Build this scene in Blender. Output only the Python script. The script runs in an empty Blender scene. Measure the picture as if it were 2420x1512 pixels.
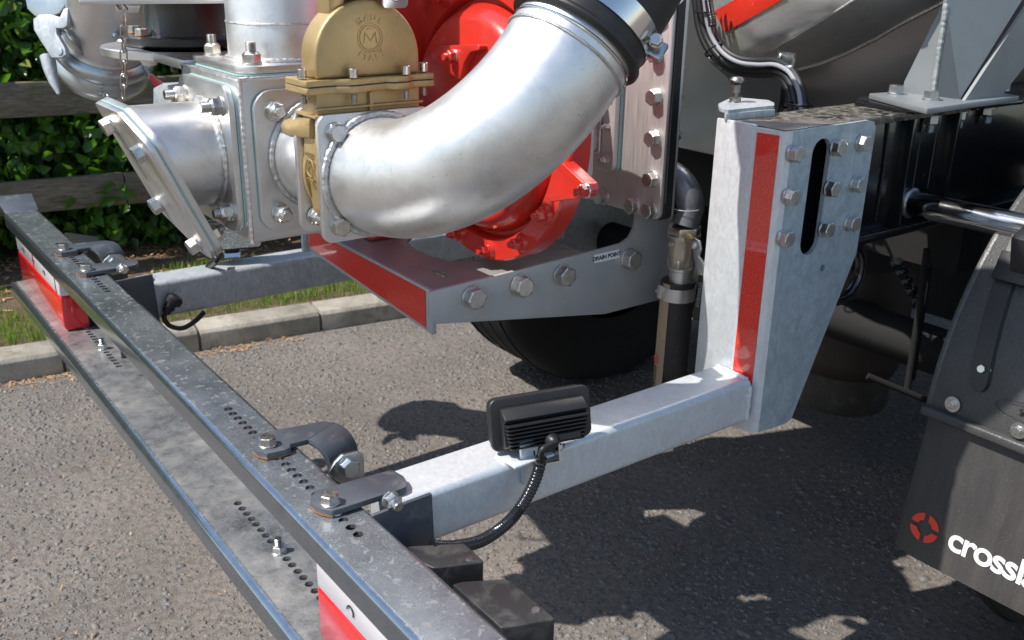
import bpy, bmesh, math, random
import numpy as np
from mathutils import Vector, Matrix, noise
from mathutils.geometry import tessellate_polygon

random.seed(7)
RNG = np.random.default_rng(11)
scene = bpy.context.scene
COL = scene.collection

# ------------------------------------------------------------------ camera, sky, sun, exposure
CAM_H = 1.30
cam_data = bpy.data.cameras.new("camera")
cam = bpy.data.objects.new("camera", cam_data)
COL.objects.link(cam)
scene.camera = cam
cam_data.sensor_width = 36.0
cam_data.lens = 34.166
cam_data.clip_start = 0.02
cam_data.clip_end = 400.0
CM = ((0.59313561, 0.80496991, 0.0146148), (-0.29198198, 0.1981568, 0.9356711), (-0.75029106, 0.55924711, -0.35257057))
cam.matrix_world = Matrix(((CM[0][0], CM[1][0], -CM[2][0], 0), (CM[0][1], CM[1][1], -CM[2][1], 0),
                           (CM[0][2], CM[1][2], -CM[2][2], CAM_H), (0, 0, 0, 1)))
cam_data.dof.use_dof = True
cam_data.dof.focus_distance = 1.50
cam_data.dof.aperture_fstop = 9.0

SUN = Vector((-0.235, -0.675, 1.0)).normalized()      # towards the sun
SUN_EL = math.asin(SUN.z)
world = bpy.data.worlds.new("World")
scene.world = world
world.use_nodes = True
wn = world.node_tree.nodes
wl = world.node_tree.links
bg = wn["Background"]
sky = wn.new("ShaderNodeTexSky")
sky.sky_type = 'NISHITA'
sky.sun_disc = False
sky.sun_elevation = SUN_EL
sky.sun_rotation = math.atan2(SUN.x, SUN.y)
sky.air_density = 1.1
sky.dust_density = 0.7
wl.new(sky.outputs[0], bg.inputs[0])
bg.inputs[1].default_value = 0.125
sun_data = bpy.data.lights.new("sun", 'SUN')
sun_data.energy = 4.6
sun_data.angle = math.radians(0.53)
sun_data.color = (1.0, 0.955, 0.89)
sun = bpy.data.objects.new("sun", sun_data)
COL.objects.link(sun)
sun.rotation_euler = SUN.to_track_quat('Z', 'Y').to_euler()
sun.location = (0, -3, 6)
scene.view_settings.view_transform = 'Standard'
scene.view_settings.look = 'None'
scene.view_settings.exposure = 0.52
scene.view_settings.gamma = 1.0
scene.view_settings.use_curve_mapping = False
scene.cycles.max_bounces = 8
scene.cycles.glossy_bounces = 5

# ------------------------------------------------------------------ where things stand: survey points read along sight lines onto real planes
FP, PCX, PCY = 2296.701, 1210.0, 756.0
def _ray(x, y):
    a, b = x - PCX, PCY - y
    return Vector([CM[0][i]*a + CM[1][i]*b + CM[2][i]*FP for i in range(3)])
O = Vector((0, 0, CAM_H))
def PX(x, y, X): r = _ray(x, y); return r*(X/r.x) + O
def PY(x, y, Y): r = _ray(x, y); return r*(Y/r.y) + O
def PZ(x, y, z): r = _ray(x, y); return r*((z-CAM_H)/r.z) + O
def PN(x, y, p0, nrm):
    r = _ray(x, y); p0 = Vector(p0); nrm = Vector(nrm)
    return r*((p0-O).dot(nrm)/r.dot(nrm)) + O

# ------------------------------------------------------------------ object helpers
WORLD = {}
def link(o, parent=None, M=None):
    M = M or Matrix()
    COL.objects.link(o)
    if parent:
        o.parent = parent
        o.matrix_parent_inverse = WORLD[parent.name].inverted()
    o.matrix_basis = M
    WORLD[o.name] = M.copy()
    return o
def thing(name, label, cat, loc=(0, 0, 0), group=None):
    o = bpy.data.objects.new(name, None)
    o.empty_display_size = 0.1
    link(o, None, Matrix.Translation(Vector(loc)))
    tag(o, label, cat, group)
    return o
def tag(o, label=None, cat=None, group=None, kind=None):
    if label: o["label"] = label
    if cat: o["category"] = cat
    if group: o["group"] = group
    if kind: o["kind"] = kind
    return o
def mesh_from(name, verts, faces, mat, smooth=35, bevel=0.0, seg=2):
    me = bpy.data.meshes.new(name)
    bm = bmesh.new()
    vs = [bm.verts.new(v) for v in verts]
    for f in faces:
        try: bm.faces.new([vs[i] for i in f])
        except ValueError: pass
    bmesh.ops.remove_doubles(bm, verts=bm.verts, dist=1e-6)
    bmesh.ops.recalc_face_normals(bm, faces=bm.faces)
    if bevel > 0:
        ed = [e for e in bm.edges if len(e.link_faces) == 2 and e.calc_face_angle(0) > math.radians(28)]
        if ed:
            bmesh.ops.bevel(bm, geom=ed, offset=bevel, segments=seg, affect='EDGES', clamp_overlap=True, profile=0.5)
    bm.to_mesh(me); bm.free()
    finish(me, mat, smooth)
    return me
def finish(me, mat, smooth=35):
    if mat: me.materials.append(mat)
    if smooth:
        me.polygons.foreach_set("use_smooth", [True]*len(me.polygons))
        if smooth < 180: me.set_sharp_from_angle(angle=math.radians(smooth))
    me.update()
def part(name, geo, mat, parent, label=None, smooth=35, bevel=0.0, seg=2, M=None):
    """geo: a mesh or (verts, faces) in world coordinates"""
    if isinstance(geo, bpy.types.Mesh): me = geo
    else: me = mesh_from(name, geo[0], geo[1], mat, smooth, bevel, seg)
    o = bpy.data.objects.new(name, me)
    link(o, parent, M)
    if label: o["label"] = label
    return o
def join(*gs):
    V, F = [], []
    for g in gs:
        n = len(V); V += [Vector(v) for v in g[0]]; F += [tuple(i+n for i in f) for f in g[1]]
    return V, F
def move(g, M):
    return [M @ Vector(v) for v in g[0]], g[1]
def frame(pos, axis, up=(0, 0, 1)):
    z = Vector(axis).normalized(); u = Vector(up)
    if abs(z.dot(u.normalized())) > .98: u = Vector((1, 0, 0))
    x = u.cross(z).normalized(); y = z.cross(x)
    m = Matrix((x, y, z)).transposed().to_4x4(); m.translation = Vector(pos)
    return m
def box(x0, x1, y0, y1, z0, z1):
    V = [(x, y, z) for z in (z0, z1) for y in (y0, y1) for x in (x0, x1)]
    return V, [(0, 2, 3, 1), (4, 5, 7, 6), (0, 1, 5, 4), (2, 6, 7, 3), (0, 4, 6, 2), (1, 3, 7, 5)]
def prism(outer, vec, holes=()):
    """planar outline (3d points) given thickness vec, with through holes"""
    loops = [[Vector(p) for p in outer]] + [[Vector(p) for p in h] for h in holes]
    vec = Vector(vec)
    flat = [p for l in loops for p in l]
    n = len(flat)
    V = flat + [p+vec for p in flat]
    if holes:
        # project on the dominant plane for the tessellator
        tris = tessellate_polygon(loops)
    else:
        tris = [tuple(range(n))]
    F = [tuple(t) for t in tris] + [tuple(i+n for i in reversed(t)) for t in tris]
    k = 0
    for l in loops:
        m = len(l)
        for i in range(m):
            a, b = k+i, k+(i+1) % m
            F.append((a, b, b+n, a+n))
        k += m
    return V, F
def roundpoly(pts, r, seg=4):
    """round the corners of a closed planar 3d outline; r one radius or a list"""
    P = [Vector(p) for p in pts]; n = len(P); out = []
    for i in range(n):
        ri = r[i] if isinstance(r, (list, tuple)) else r
        a, b, c = P[i-1], P[i], P[(i+1) % n]
        d0 = (a-b); d1 = (c-b); l = min(d0.length, d1.length)*0.49
        d0.normalize(); d1.normalize()
        ang = d0.angle(d1)
        if ri <= 0 or ang > 3.1: out.append(b); continue
        t = min(ri/math.tan(ang/2), l)
        rr = t*math.tan(ang/2)
        p0, p1 = b+d0*t, b+d1*t
        cen = b + (d0+d1).normalized()*(rr/math.sin(ang/2))
        for k in range(seg+1):
            q = p0.lerp(p1, k/seg)-cen
            out.append(cen + q.normalized()*rr)
    return out
def circle(c, axis, r, n=24, up=(0, 0, 1)):
    m = frame(c, axis, up)
    return [m @ Vector((r*math.cos(2*math.pi*i/n), r*math.sin(2*math.pi*i/n), 0)) for i in range(n)]
def lathe(profile, M, n=40, a0=0.0, a1=2*math.pi, cap=False):
    """profile list of (r, z) turned about local z"""
    full = abs(a1-a0-2*math.pi) < 1e-6
    V, F = [], []
    k = n if full else n+1
    for r, z in profile:
        for i in range(k):
            a = a0+(a1-a0)*i/n
            V.append(M @ Vector((r*math.cos(a), r*math.sin(a), z)))
    for j in range(len(profile)-1):
        for i in range(n):
            i2 = (i+1) % k if full else i+1
            F.append((j*k+i, j*k+i2, (j+1)*k+i2, (j+1)*k+i))
    if cap:
        F.append(tuple(range(k))); F.append(tuple((len(profile)-1)*k+i for i in range(k)))
    return V, F
def spline(pts, n=8):
    P = [Vector(p) for p in pts]
    if len(P) < 3: return P
    out = []
    for i in range(len(P)-1):
        p0 = P[i-1] if i else P[0]*2-P[1]
        p1, p2 = P[i], P[i+1]
        p3 = P[i+2] if i+2 < len(P) else P[-1]*2-P[-2]
        for k in range(n):
            t = k/n
            out.append(0.5*((2*p1)+(p2-p0)*t+(2*p0-5*p1+4*p2-p3)*t*t+(3*p1-p0-3*p2+p3)*t**3))
    out.append(P[-1]); return out
def tube(path, r, n=16, cap=True, close=False):
    P = [Vector(p) for p in path]; m = len(P)
    T = []
    for i in range(m):
        if close: t = P[(i+1) % m]-P[i-1]
        else: t = P[min(i+1, m-1)]-P[max(i-1, 0)]
        T.append(t.normalized())
    u = Vector((0, 0, 1))
    if abs(T[0].dot(u)) > .9: u = Vector((0, 1, 0))
    x = (u - T[0]*u.dot(T[0])).normalized()
    V, F = [], []
    for i in range(m):
        x = (x - T[i]*x.dot(T[i])).normalized(); y = T[i].cross(x)
        ri = r(i/(m-1)) if callable(r) else (r[i] if isinstance(r, (list, tuple)) else r)
        for k in range(n):
            a = 2*math.pi*k/n
            V.append(P[i]+x*(ri*math.cos(a))+y*(ri*math.sin(a)))
    for i in range(m if close else m-1):
        j = (i+1) % m
        for k in range(n):
            F.append((i*n+k, i*n+(k+1) % n, j*n+(k+1) % n, j*n+k))
    if cap and not close:
        F.append(tuple(range(n))); F.append(tuple((m-1)*n+k for k in range(n)))
    return V, F
def weld_path(path, r, close=False, seed=0, step=0.0030, amp=.14):
    r = r*.78
    """an irregular weld bead laid along a path"""
    P = [Vector(p) for p in path]
    if close: P.append(P[0])
    out = [P[0]]
    for a, b in zip(P, P[1:]):
        k = max(1, int((b-a).length/step))
        for i in range(1, k+1): out.append(a.lerp(b, i/k))
    if close: out.pop()
    g = random.Random(seed); rad = []
    for i in range(len(out)):
        out[i] = out[i] + Vector((g.uniform(-1, 1), g.uniform(-1, 1), g.uniform(-1, 1)))*r*.10
        rad.append(r*(1+amp*(.5*math.sin(i*1.9+g.uniform(-.5, .5))+.5*g.uniform(-1, 1))))
    return tube(out, rad, 8, True, close)
_cache = {}
def hexpts(af, z, k=1.0):
    r = af/math.sqrt(3)*k
    return [Vector((r*math.cos(math.pi/3*i), r*math.sin(math.pi/3*i), z)) for i in range(6)]
def bolt_mesh(kind, af, mat, matw=None):
    key = (kind, af, mat.name, matw.name if matw else '')
    if key in _cache: return _cache[key]
    G = []
    h = af*0.54
    wr = af*0.61
    g0 = lathe([(0, 0), (wr, 0), (wr*1.0, af*.11), (wr*.96, af*.13), (0, af*.13)], Matrix(), 28)
    z0 = af*.13
    if kind == 'head':
        c = af/2
        prof = [(0, z0+h), (c*.90, z0+h), (c*1.0, z0+h-af*.03)]
        V = hexpts(af, z0)+hexpts(af, z0+h*.93)
        F = [(i, (i+1) % 6, 6+(i+1) % 6, 6+i) for i in range(6)]
        n0 = len(V); top = [Vector((c*.93*math.cos(math.pi/12*i), c*.93*math.sin(math.pi/12*i), z0+h)) for i in range(24)]
        V += top; F.append(tuple(n0+i for i in range(24)))
        for i in range(6):
            a, b = 6+i, 6+(i+1) % 6
            s = [n0+(i*4+k) % 24 for k in range(5)]
            F.append((a, b, *reversed(s)))
        G.append((V, F))
    else:
        V = hexpts(af, z0)+hexpts(af, z0+h*.9)
        F = [(i, (i+1) % 6, 6+(i+1) % 6, 6+i) for i in range(6)]
        c = af/2; n0 = len(V)
        for rr, zz in ((c*.94, z0+h*1.0), (c*.82, z0+h*1.18), (c*.62, z0+h*1.20)):
            V += [Vector((rr*math.cos(math.pi/12*i), rr*math.sin(math.pi/12*i), zz)) for i in range(24)]
        for i in range(6):
            a, b = 6+i, 6+(i+1) % 6
            s = [n0+(i*4+k) % 24 for k in range(5)]
            F.append((a, b, *reversed(s)))
        for j in range(2):
            for i in range(24):
                F.append((n0+j*24+i, n0+j*24+(i+1) % 24, n0+(j+1)*24+(i+1) % 24, n0+(j+1)*24+i))
        G.append((V, F))
        L = {'nut': .30, 'stud': .55, 'flush': .02}[kind]*af
        rs = af*.335
        prof = [(rs, z0)]
        z = z0+h*.8; k = 0
        while z < z0+h*1.2+L:
            prof += [(rs, z), (rs*.88, z+af*.035)]; z += af*.07
        prof += [(rs*.85, z), (0, z)]
        G.append(lathe(prof, Matrix(), 20))
    me = bpy.data.meshes.new("bolt")
    bm = bmesh.new()
    for gi, g in enumerate([g0]+G):
        vs = [bm.verts.new(v) for v in g[0]]
        for f in g[1]:
            try:
                q = bm.faces.new([vs[i] for i in f]); q.material_index = 1 if (gi == 0 and matw) else 0
            except ValueError: pass
    bmesh.ops.remove_doubles(bm, verts=bm.verts, dist=1e-7)
    bmesh.ops.recalc_face_normals(bm, faces=bm.faces)
    bm.to_mesh(me); bm.free()
    me.materials.append(mat)
    if matw: me.materials.append(matw)
    me.polygons.foreach_set("use_smooth", [True]*len(me.polygons))
    me.set_sharp_from_angle(angle=math.radians(25))
    _cache[key] = me
    return me
def bolt(pos, axis, af, parent, mat, kind='head', matw=None, name='bolt', rot=None):
    me = bolt_mesh(kind, af, mat, matw)
    M = frame(pos, axis) @ Matrix.Rotation(random.uniform(0, 1.05) if rot is None else rot, 4, 'Z')
    o = bpy.data.objects.new(name, me)
    return link(o, parent, M)
def text(body, pos, right, up, size, mat, parent, extrude=.0004, name='lettering', align='LEFT', bold=.0, space=1.0, base=False):
    cu = bpy.data.curves.new(name, 'FONT')
    cu.body = body; cu.size = size; cu.extrude = extrude; cu.align_x = align; cu.align_y = 'CENTER'
    cu.offset = bold; cu.space_character = space
    cu.materials.append(mat)
    if base: cu.align_y = 'BOTTOM_BASELINE'
    tmp = bpy.data.objects.new("tmp", cu); COL.objects.link(tmp)
    me = bpy.data.meshes.new_from_object(tmp.evaluated_get(bpy.context.evaluated_depsgraph_get()))
    bpy.data.objects.remove(tmp); bpy.data.curves.remove(cu)
    if not me.materials: me.materials.append(mat)
    o = bpy.data.objects.new(name, me)
    r = Vector(right).normalized(); u = Vector(up); u = (u-r*u.dot(r)).normalized(); nn = r.cross(u)
    M = Matrix((r, u, nn)).transposed().to_4x4(); M.translation = Vector(pos)
    return link(o, parent, M)

# ------------------------------------------------------------------ materials
def newmat(name):
    m = bpy.data.materials.new(name); m.use_nodes = True
    nt = m.node_tree; b = nt.nodes["Principled BSDF"]
    return m, nt, b
def nz(nt, scale, detail=4, rough=.6, coord='Object', mapping=None, kind='NOISE', dist=0):
    tc = nt.nodes.new("ShaderNodeTexCoord")
    src = tc.outputs[coord]
    if mapping:
        mp = nt.nodes.new("ShaderNodeMapping"); mp.inputs['Scale'].default_value = mapping
        nt.links.new(src, mp.inputs[0]); src = mp.outputs[0]
    if kind == 'NOISE':
        n = nt.nodes.new("ShaderNodeTexNoise"); n.inputs['Detail'].default_value = detail; n.inputs['Roughness'].default_value = rough
        n.inputs['Distortion'].default_value = dist
        o = n.outputs['Fac']
    else:
        n = nt.nodes.new("ShaderNodeTexVoronoi"); n.feature = kind
        o = n.outputs['Distance']
    n.inputs['Scale'].default_value = scale
    nt.links.new(src, n.inputs['Vector'])
    return n, o
def ramp(nt, src, stops):
    r = nt.nodes.new("ShaderNodeValToRGB"); e = r.color_ramp.elements
    while len(e) < len(stops): e.new(.5)
    for i, (p, c) in enumerate(stops):
        e[i].position = p
        e[i].color = (c, c, c, 1) if isinstance(c, (int, float)) else (*c, 1)
    nt.links.new(src, r.inputs[0]); return r.outputs[0]
def mix(nt, fac, a, b, mode='MIX'):
    m = nt.nodes.new("ShaderNodeMix"); m.data_type = 'RGBA'; m.blend_type = mode
    for s, i in ((fac, 0), (a, 6), (b, 7)):
        if hasattr(s, 'links'): nt.links.new(s, m.inputs[i])
        elif isinstance(s, (int, float)) and i: m.inputs[i].default_value = (s, s, s, 1)
        elif isinstance(s, tuple): m.inputs[i].default_value = (*s, 1)
        else: m.inputs[i].default_value = s
    return m.outputs[2]
def bump(nt, b, src, strength, dist=.001, prev=None):
    n = nt.nodes.new("ShaderNodeBump"); n.inputs['Strength'].default_value = strength; n.inputs['Distance'].default_value = dist
    nt.links.new(src, n.inputs['Height'])
    if prev: nt.links.new(prev, n.inputs['Normal'])
    nt.links.new(n.outputs[0], b.inputs['Normal']); return n.outputs[0]
def metal(name, col, rough, rvar=.08, cvar=.12, scale=30, mapping=None, bumps=.0, bscale=400, bdist=.0005, metallic=1.0, stain=None, coat=0, smear=False):
    m, nt, b = newmat(name)
    _, o = nz(nt, scale, 5, .65, mapping=mapping)
    c0 = tuple(c*(1-cvar) for c in col); c1 = tuple(min(1, c*(1+cvar*.6)) for c in col)
    cc = ramp(nt, o, [(.3, c0), (.7, c1)])
    if stain:
        _, s = nz(nt, stain[0], 6, .7, dist=.4)
        sf = ramp(nt, s, [(stain[1], 0), (stain[1]+.1, 1)])
        cc = mix(nt, sf, cc, stain[2])
        mm = mix(nt, sf, metallic, stain[3] if len(stain) > 3 else metallic*.6); nt.links.new(mm, b.inputs['Metallic'])
    else: b.inputs['Metallic'].default_value = metallic
    if smear:      # handling marks, dried drips and small specks
        _, s1 = nz(nt, 13, 8, .75, dist=1.2); f1 = ramp(nt, s1, [(.50, 1.0), (.60, .90), (.66, 1.0)])
        _, s2 = nz(nt, 150, 3, .5); f2 = ramp(nt, s2, [(.68, 1.0), (.74, .74)])
        _, s3 = nz(nt, 3, 6, .7); f3 = ramp(nt, s3, [(.35, .90), (.65, 1.03)])
        for f_ in (f1, f2, f3): cc = mix(nt, 1.0, cc, f_, 'MULTIPLY')
    nt.links.new(cc, b.inputs['Base Color'])
    rr = ramp(nt, o, [(.25, rough-rvar), (.75, rough+rvar)]); nt.links.new(rr, b.inputs['Roughness'])
    if bumps:
        _, bo = nz(nt, bscale, 3, .6, mapping=mapping); bump(nt, b, bo, bumps, bdist)
    if coat: b.inputs['Coat Weight'].default_value = coat
    return m
def paint(name, col, rough=.35, metallic=0, coat=.0, dust=None, bumps=0, bscale=300, bdist=.0005, coat_r=.08, cvar=.08):
    m, nt, b = newmat(name)
    _, o = nz(nt, 14, 5, .6)
    cc = ramp(nt, o, [(.3, tuple(c*(1-cvar) for c in col)), (.7, tuple(min(1, c*(1+cvar)) for c in col))])
    rsock = None
    if dust:   # list of (scale, threshold, width, colour, strength)
        rv = rough
        for sc, th, w, dc, st in dust:
            _, d = nz(nt, sc, 7, .62, dist=.3)
            df = ramp(nt, d, [(th, 0), (min(1, th+w), st)])
            cc = mix(nt, df, cc, dc)
            rv = mix(nt, df, rv, .75)
            cw = mix(nt, df, coat, 0.0)
        nt.links.new(rv, b.inputs['Roughness'])
        if coat: nt.links.new(cw, b.inputs['Coat Weight'])
    else:
        b.inputs['Roughness'].default_value = rough; b.inputs['Coat Weight'].default_value = coat
    b.inputs['Coat Roughness'].default_value = coat_r
    b.inputs['Metallic'].default_value = metallic
    nt.links.new(cc, b.inputs['Base Color'])
    if bumps:
        _, bo = nz(nt, bscale, 3, .6); bump(nt, b, bo, bumps, bdist)
    return m

M_STEEL = metal("bead_blasted_stainless", (.80, .79, .775), .45, .09, .07, 11, bumps=.12, bscale=900, stain=(5, .66, (.50, .47, .43), .85), smear=True)
M_PLATE = metal("mill_finish_stainless", (.68, .66, .645), .42, .06, .08, 18, mapping=(1, 1, 1), bumps=.10, bscale=500, stain=(9, .66, (.36, .32, .29), .9))
M_BRUSH = metal("brushed_stainless", (.66, .635, .62), .60, .08, .10, 260, mapping=(1, 1, .05), bumps=.15, bscale=700, stain=(4, .66, (.42, .36, .33), .9))
M_POLISH = metal("polished_stainless", (.72, .71, .69), .14, .05, .05, 30)
M_TANK = metal("spun_stainless", (.78, .77, .75), .34, .08, .10, 90, mapping=(.3, 1, 1), bumps=.06, bscale=300, metallic=.75)
M_WELD = metal("weld_bead", (.62, .605, .585), .46, .10, .25, 160, bumps=.6, bscale=380, bdist=.0012)
M_BOLT = metal("bolt_steel", (.60, .58, .54), .30, .08, .15, 90, bumps=.10, bscale=600)
M_BOLTZ = metal("zinc_bolt", (.60, .585, .56), .36, .08, .18, 120, bumps=.12, bscale=600, stain=(60, .64, (.42, .34, .22), .7))
M_BOLTD = metal("dark_bolt", (.30, .29, .28), .40, .08, .2, 120)
M_WASH = metal("washer_steel", (.66, .64, .60), .30, .06, .1, 90)
M_BRASS = metal("cast_brass", (.44, .315, .145), .46, .07, .14, 26, bumps=.35, bscale=520, bdist=.0007, stain=(9, .60, (.29, .20, .09), .8), metallic=.55)
M_NICKEL = metal("nickel_plated_brass", (.58, .54, .46), .33, .07, .12, 60, bumps=.25, bscale=420)
M_ZINC = metal("bright_zinc_plate", (.50, .53, .535), .36, .08, .12, 16, bumps=.08, bscale=400)
M_RED = paint("red_enamel", (.56, .022, .012), .28, coat=.6, bumps=.30, bscale=170, bdist=.0008, coat_r=.10)
M_CAST = paint("black_cast_iron", (.018, .018, .019), .30, coat=.4, bumps=.9, bscale=330, bdist=.0016, coat_r=.22)
M_GREY = paint("grey_metallic_paint", (.40, .415, .42), .40, metallic=.25, bumps=.10, bscale=600, dust=[(16, .66, .12, (.30, .27, .21), .35)])  # grey lightened to offset the shade on the pump frame
M_GREYD = paint("dark_grey_paint", (.058, .066, .080), .42, coat=.15, dust=[(30, .56, .14, (.17, .172, .178), .5), (6, .50, .25, (.10, .105, .115), .5)], bumps=.08)
M_DKTANK = metal("dark_tank_paint", (.23, .25, .255), .24, .03, .03, 3, metallic=.85)
M_SHELL = metal("tank_shell_paint", (.54, .52, .51), .38, .04, .04, 8, bumps=.08, bscale=500, metallic=.5)
M_GREY_SUN = paint("sun_offset_grey_paint", (.235, .25, .258), .40, metallic=.3)  # same grey set darker to offset the sun on the saddle
M_BLACKP = paint("black_gloss_paint", (.008, .009, .010), .24, coat=.35, bumps=.12, bscale=60, bdist=.001, dust=[(30, .66, .10, (.10, .09, .08), .35)])
M_BEAMTOP = paint("dusty_black_beam", (.014, .014, .014), .25, coat=.4, dust=[(70, .48, .10, (.16, .145, .12), .85), (12, .44, .2, (.13, .115, .095), .75)])
def bar_mat(name="black_bumper_paint", f0=.08, f1=.36, dust=(.44, .43, .41), tlo=.85):
    m, nt, b = newmat(name)
    g = nt.nodes.new("ShaderNodeNewGeometry"); sp = nt.nodes.new("ShaderNodeSeparateXYZ"); nt.links.new(g.outputs['Normal'], sp.inputs[0])
    upf = ramp(nt, sp.outputs[2], [(.90, 0), (.985, 1)])          # dust lies only on what faces up
    _, a = nz(nt, 6, 8, .72, dist=.2); _, c = nz(nt, 75, 6, .62, dist=.5); _, e = nz(nt, 300, 4, .6)
    film = ramp(nt, a, [(.34, f0), (.66, f1)])
    spots = ramp(nt, c, [(.53, 0), (.63, .55)])
    fine = ramp(nt, e, [(.45, 0), (.65, .16)])
    d = mix(nt, 1.0, film, spots, 'LIGHTEN'); d = mix(nt, 1.0, d, fine, 'ADD')
    d = mix(nt, 1.0, d, upf, 'MULTIPLY')
    col = mix(nt, d, (.29, .33, .385), dust)
    _, bl = nz(nt, 34, 8, .72, dist=.25)
    tone = ramp(nt, bl, [(.34, tlo), (.50, 1.0), (.66, 1.12)])
    col = mix(nt, 1.0, col, tone, 'MULTIPLY')
    nt.links.new(col, b.inputs['Base Color'])
    mt = mix(nt, d, .92, .40); nt.links.new(mt, b.inputs['Metallic'])
    ro = mix(nt, d, .16, .47); nt.links.new(ro, b.inputs['Roughness'])
    b.inputs['Coat Weight'].default_value = .35; b.inputs['Coat Roughness'].default_value = .10
    bump(nt, b, e, .08, .0005)
    return m
M_BAR = bar_mat()
M_LEDGE = bar_mat('dusty_bumper_ledge', .22, .85, (.46, .43, .395), .62)
M_PLASTIC = paint("black_moulded_plastic", (.016, .016, .017), .42, bumps=.35, bscale=260, bdist=.0006, dust=[(380, .66, .06, (.16, .15, .14), .5)])
M_GUARD = paint("leather_grain_plastic", (.050, .050, .051), .37, bumps=.75, bscale=240, bdist=.0012, dust=[(520, .70, .05, (.30, .29, .27), .5)])
M_FLAP = paint("rubber_flap", (.040, .038, .038), .48, bumps=.15, bscale=200, dust=[(420, .685, .04, (.30, .27, .24), .6), (6, .48, .3, (.052, .048, .046), .6)])
def spray(m, amount, mapping, col):
    nt = m.node_tree; b = nt.nodes["Principled BSDF"]
    src = b.inputs['Base Color'].links[0].from_socket
    _, a = nz(nt, 9, 6, .7, mapping=mapping); f = ramp(nt, a, [(.42, 0), (.70, amount)])
    _, c = nz(nt, 700, 2, .5); f2 = ramp(nt, c, [(.66, 0), (.72, .5)])
    out = mix(nt, f, src, col); out = mix(nt, f2, out, (.26, .235, .20))
    nt.links.new(out, b.inputs['Base Color'])
spray(M_FLAP, .55, (3.5, 1, .45), (.085, .078, .070))
spray(M_GUARD, .35, (1.5, 1, 1), (.10, .096, .09))
spray(M_RED, .16, (1, 1, 1), (.16, .06, .04))
spray(M_GREY, .30, (1.5, 1.5, .7), (.27, .25, .22))
M_RUBBER = paint("black_rubber", (.014, .014, .015), .48, bumps=.15, bscale=200, dust=[(14, .56, .2, (.055, .05, .047), .5)])
M_TYRE_SHADE = paint("shade_deepened_black", (.006, .006, .006), .85, bumps=.3, bscale=120)  # near-black stands in for under-chassis shade on tyres, axle and linkage
M_HOSE = paint("drain_hose_rubber", (.020, .019, .019), .52, dust=[(40, .6, .1, (.10, .085, .07), .5)], bumps=.2)
M_TAN = paint("tan_hose_stripe", (.36, .265, .175), .55, dust=[(60, .6, .1, (.20, .14, .09), .6)], bumps=.2)
M_CABLE = paint("black_cable", (.012, .012, .013), .50)
M_WHITEC = paint("grey_cable", (.26, .27, .30), .55)
M_CONDUIT = paint("black_conduit", (.011, .011, .012), .22, coat=.3)
M_GASKET = paint("teal_gasket", (.27, .43, .42), .6)
M_BGASK = paint("black_gasket", (.014, .014, .014), .45, bumps=.5, bscale=90, bdist=.002)
M_WHITE = paint("white_print", (.80, .80, .79), .45)
M_LABEL = paint("label_paper", (.82, .84, .86), .40)
M_PRINT = paint("dark_print", (.03, .03, .035), .5)
M_REDPR = paint("red_print", (.75, .060, .030), .42)
M_REDGRIP = paint("red_grip", (.70, .030, .020), .28, coat=.4)
M_GREYPR = paint("grey_print", (.22, .23, .24), .5)
M_CLAY = paint("shade_darkened_brown", (.045, .030, .025), .65, bumps=.2, bscale=120)  # brown darkened so the under-chassis shade sits in its colour
M_HOLE = paint("bracket_dark", (.012, .012, .012), .5)
M_RUST = paint("rusty_washer", (.32, .13, .035), .7)

def galv(name, base, lo, hi, rough=.42, vlo=.84):
    m, nt, b = newmat(name)
    _, v = nz(nt, 26, 6, .7, dist=1.3)
    v2n, v2 = nz(nt, 75, 5, .7, dist=2.0, mapping=(1, 1, .45))
    c = ramp(nt, v, [(.34, tuple(x*lo for x in base)), (.66, tuple(x*hi for x in base))])
    c2 = ramp(nt, v2, [(.40, vlo), (.60, 1.06)])
    cc = mix(nt, 1.0, c, c2, 'MULTIPLY')
    nt.links.new(cc, b.inputs['Base Color'])
    b.inputs['Metallic'].default_value = .35
    r = ramp(nt, v2, [(.3, rough-.08), (.7, rough+.10)]); nt.links.new(r, b.inputs['Roughness'])
    bump(nt, b, v2, .16, .001)
    return m
M_GALV = galv("galvanised_steel", (.42, .495, .54), .82, 1.10, vlo=.88)
M_GALVB = galv("galvanised_box_section", (.62, .65, .67), .94, 1.04, vlo=.94)
M_GALVD = galv("dull_galvanised", (.47, .50, .52), .85, 1.10, .46)

def tape_mat(axes=('Y', 'Z')):
    m, nt, b = newmat("red_reflective_tape")
    _, v = nz(nt, 230, kind='DISTANCE_TO_EDGE')
    c = ramp(nt, v, [(.02, (.80, .07, .035)), (.09, (.64, .018, .010))])
    nt.links.new(c, b.inputs['Base Color'])
    b.inputs['Roughness'].default_value = .35
    b.inputs['Coat Weight'].default_value = 1.0
    b.inputs['Coat Roughness'].default_value = .03
    return m
M_TAPE = tape_mat()
def lens(name, col, rough=.12):
    m, nt, b = newmat(name)
    b.inputs['Base Color'].default_value = (*col, 1)
    b.inputs['Roughness'].default_value = rough
    b.inputs['Coat Weight'].default_value = .8
    b.inputs['Subsurface Weight'].default_value = .25
    b.inputs['Subsurface Radius'].default_value = (.02, .01, .01)
    _, v = nz(nt, 420, 1, .2, mapping=(1, .2, 1)); bump(nt, b, v, .35, .0006)
    return m
M_LENSR = lens("red_lens", (.66, .012, .016))
M_LENSW = lens("clear_lens", (.60, .58, .61), .2)
m, nt, b = newmat("work_lamp_glass")
b.inputs['Base Color'].default_value = (.62, .64, .63, 1); b.inputs['Roughness'].default_value = .08; b.inputs['Metallic'].default_value = .6
_, v = nz(nt, 240, kind='F1'); bump(nt, b, v, .8, .002)
M_LAMPGLASS = m

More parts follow.
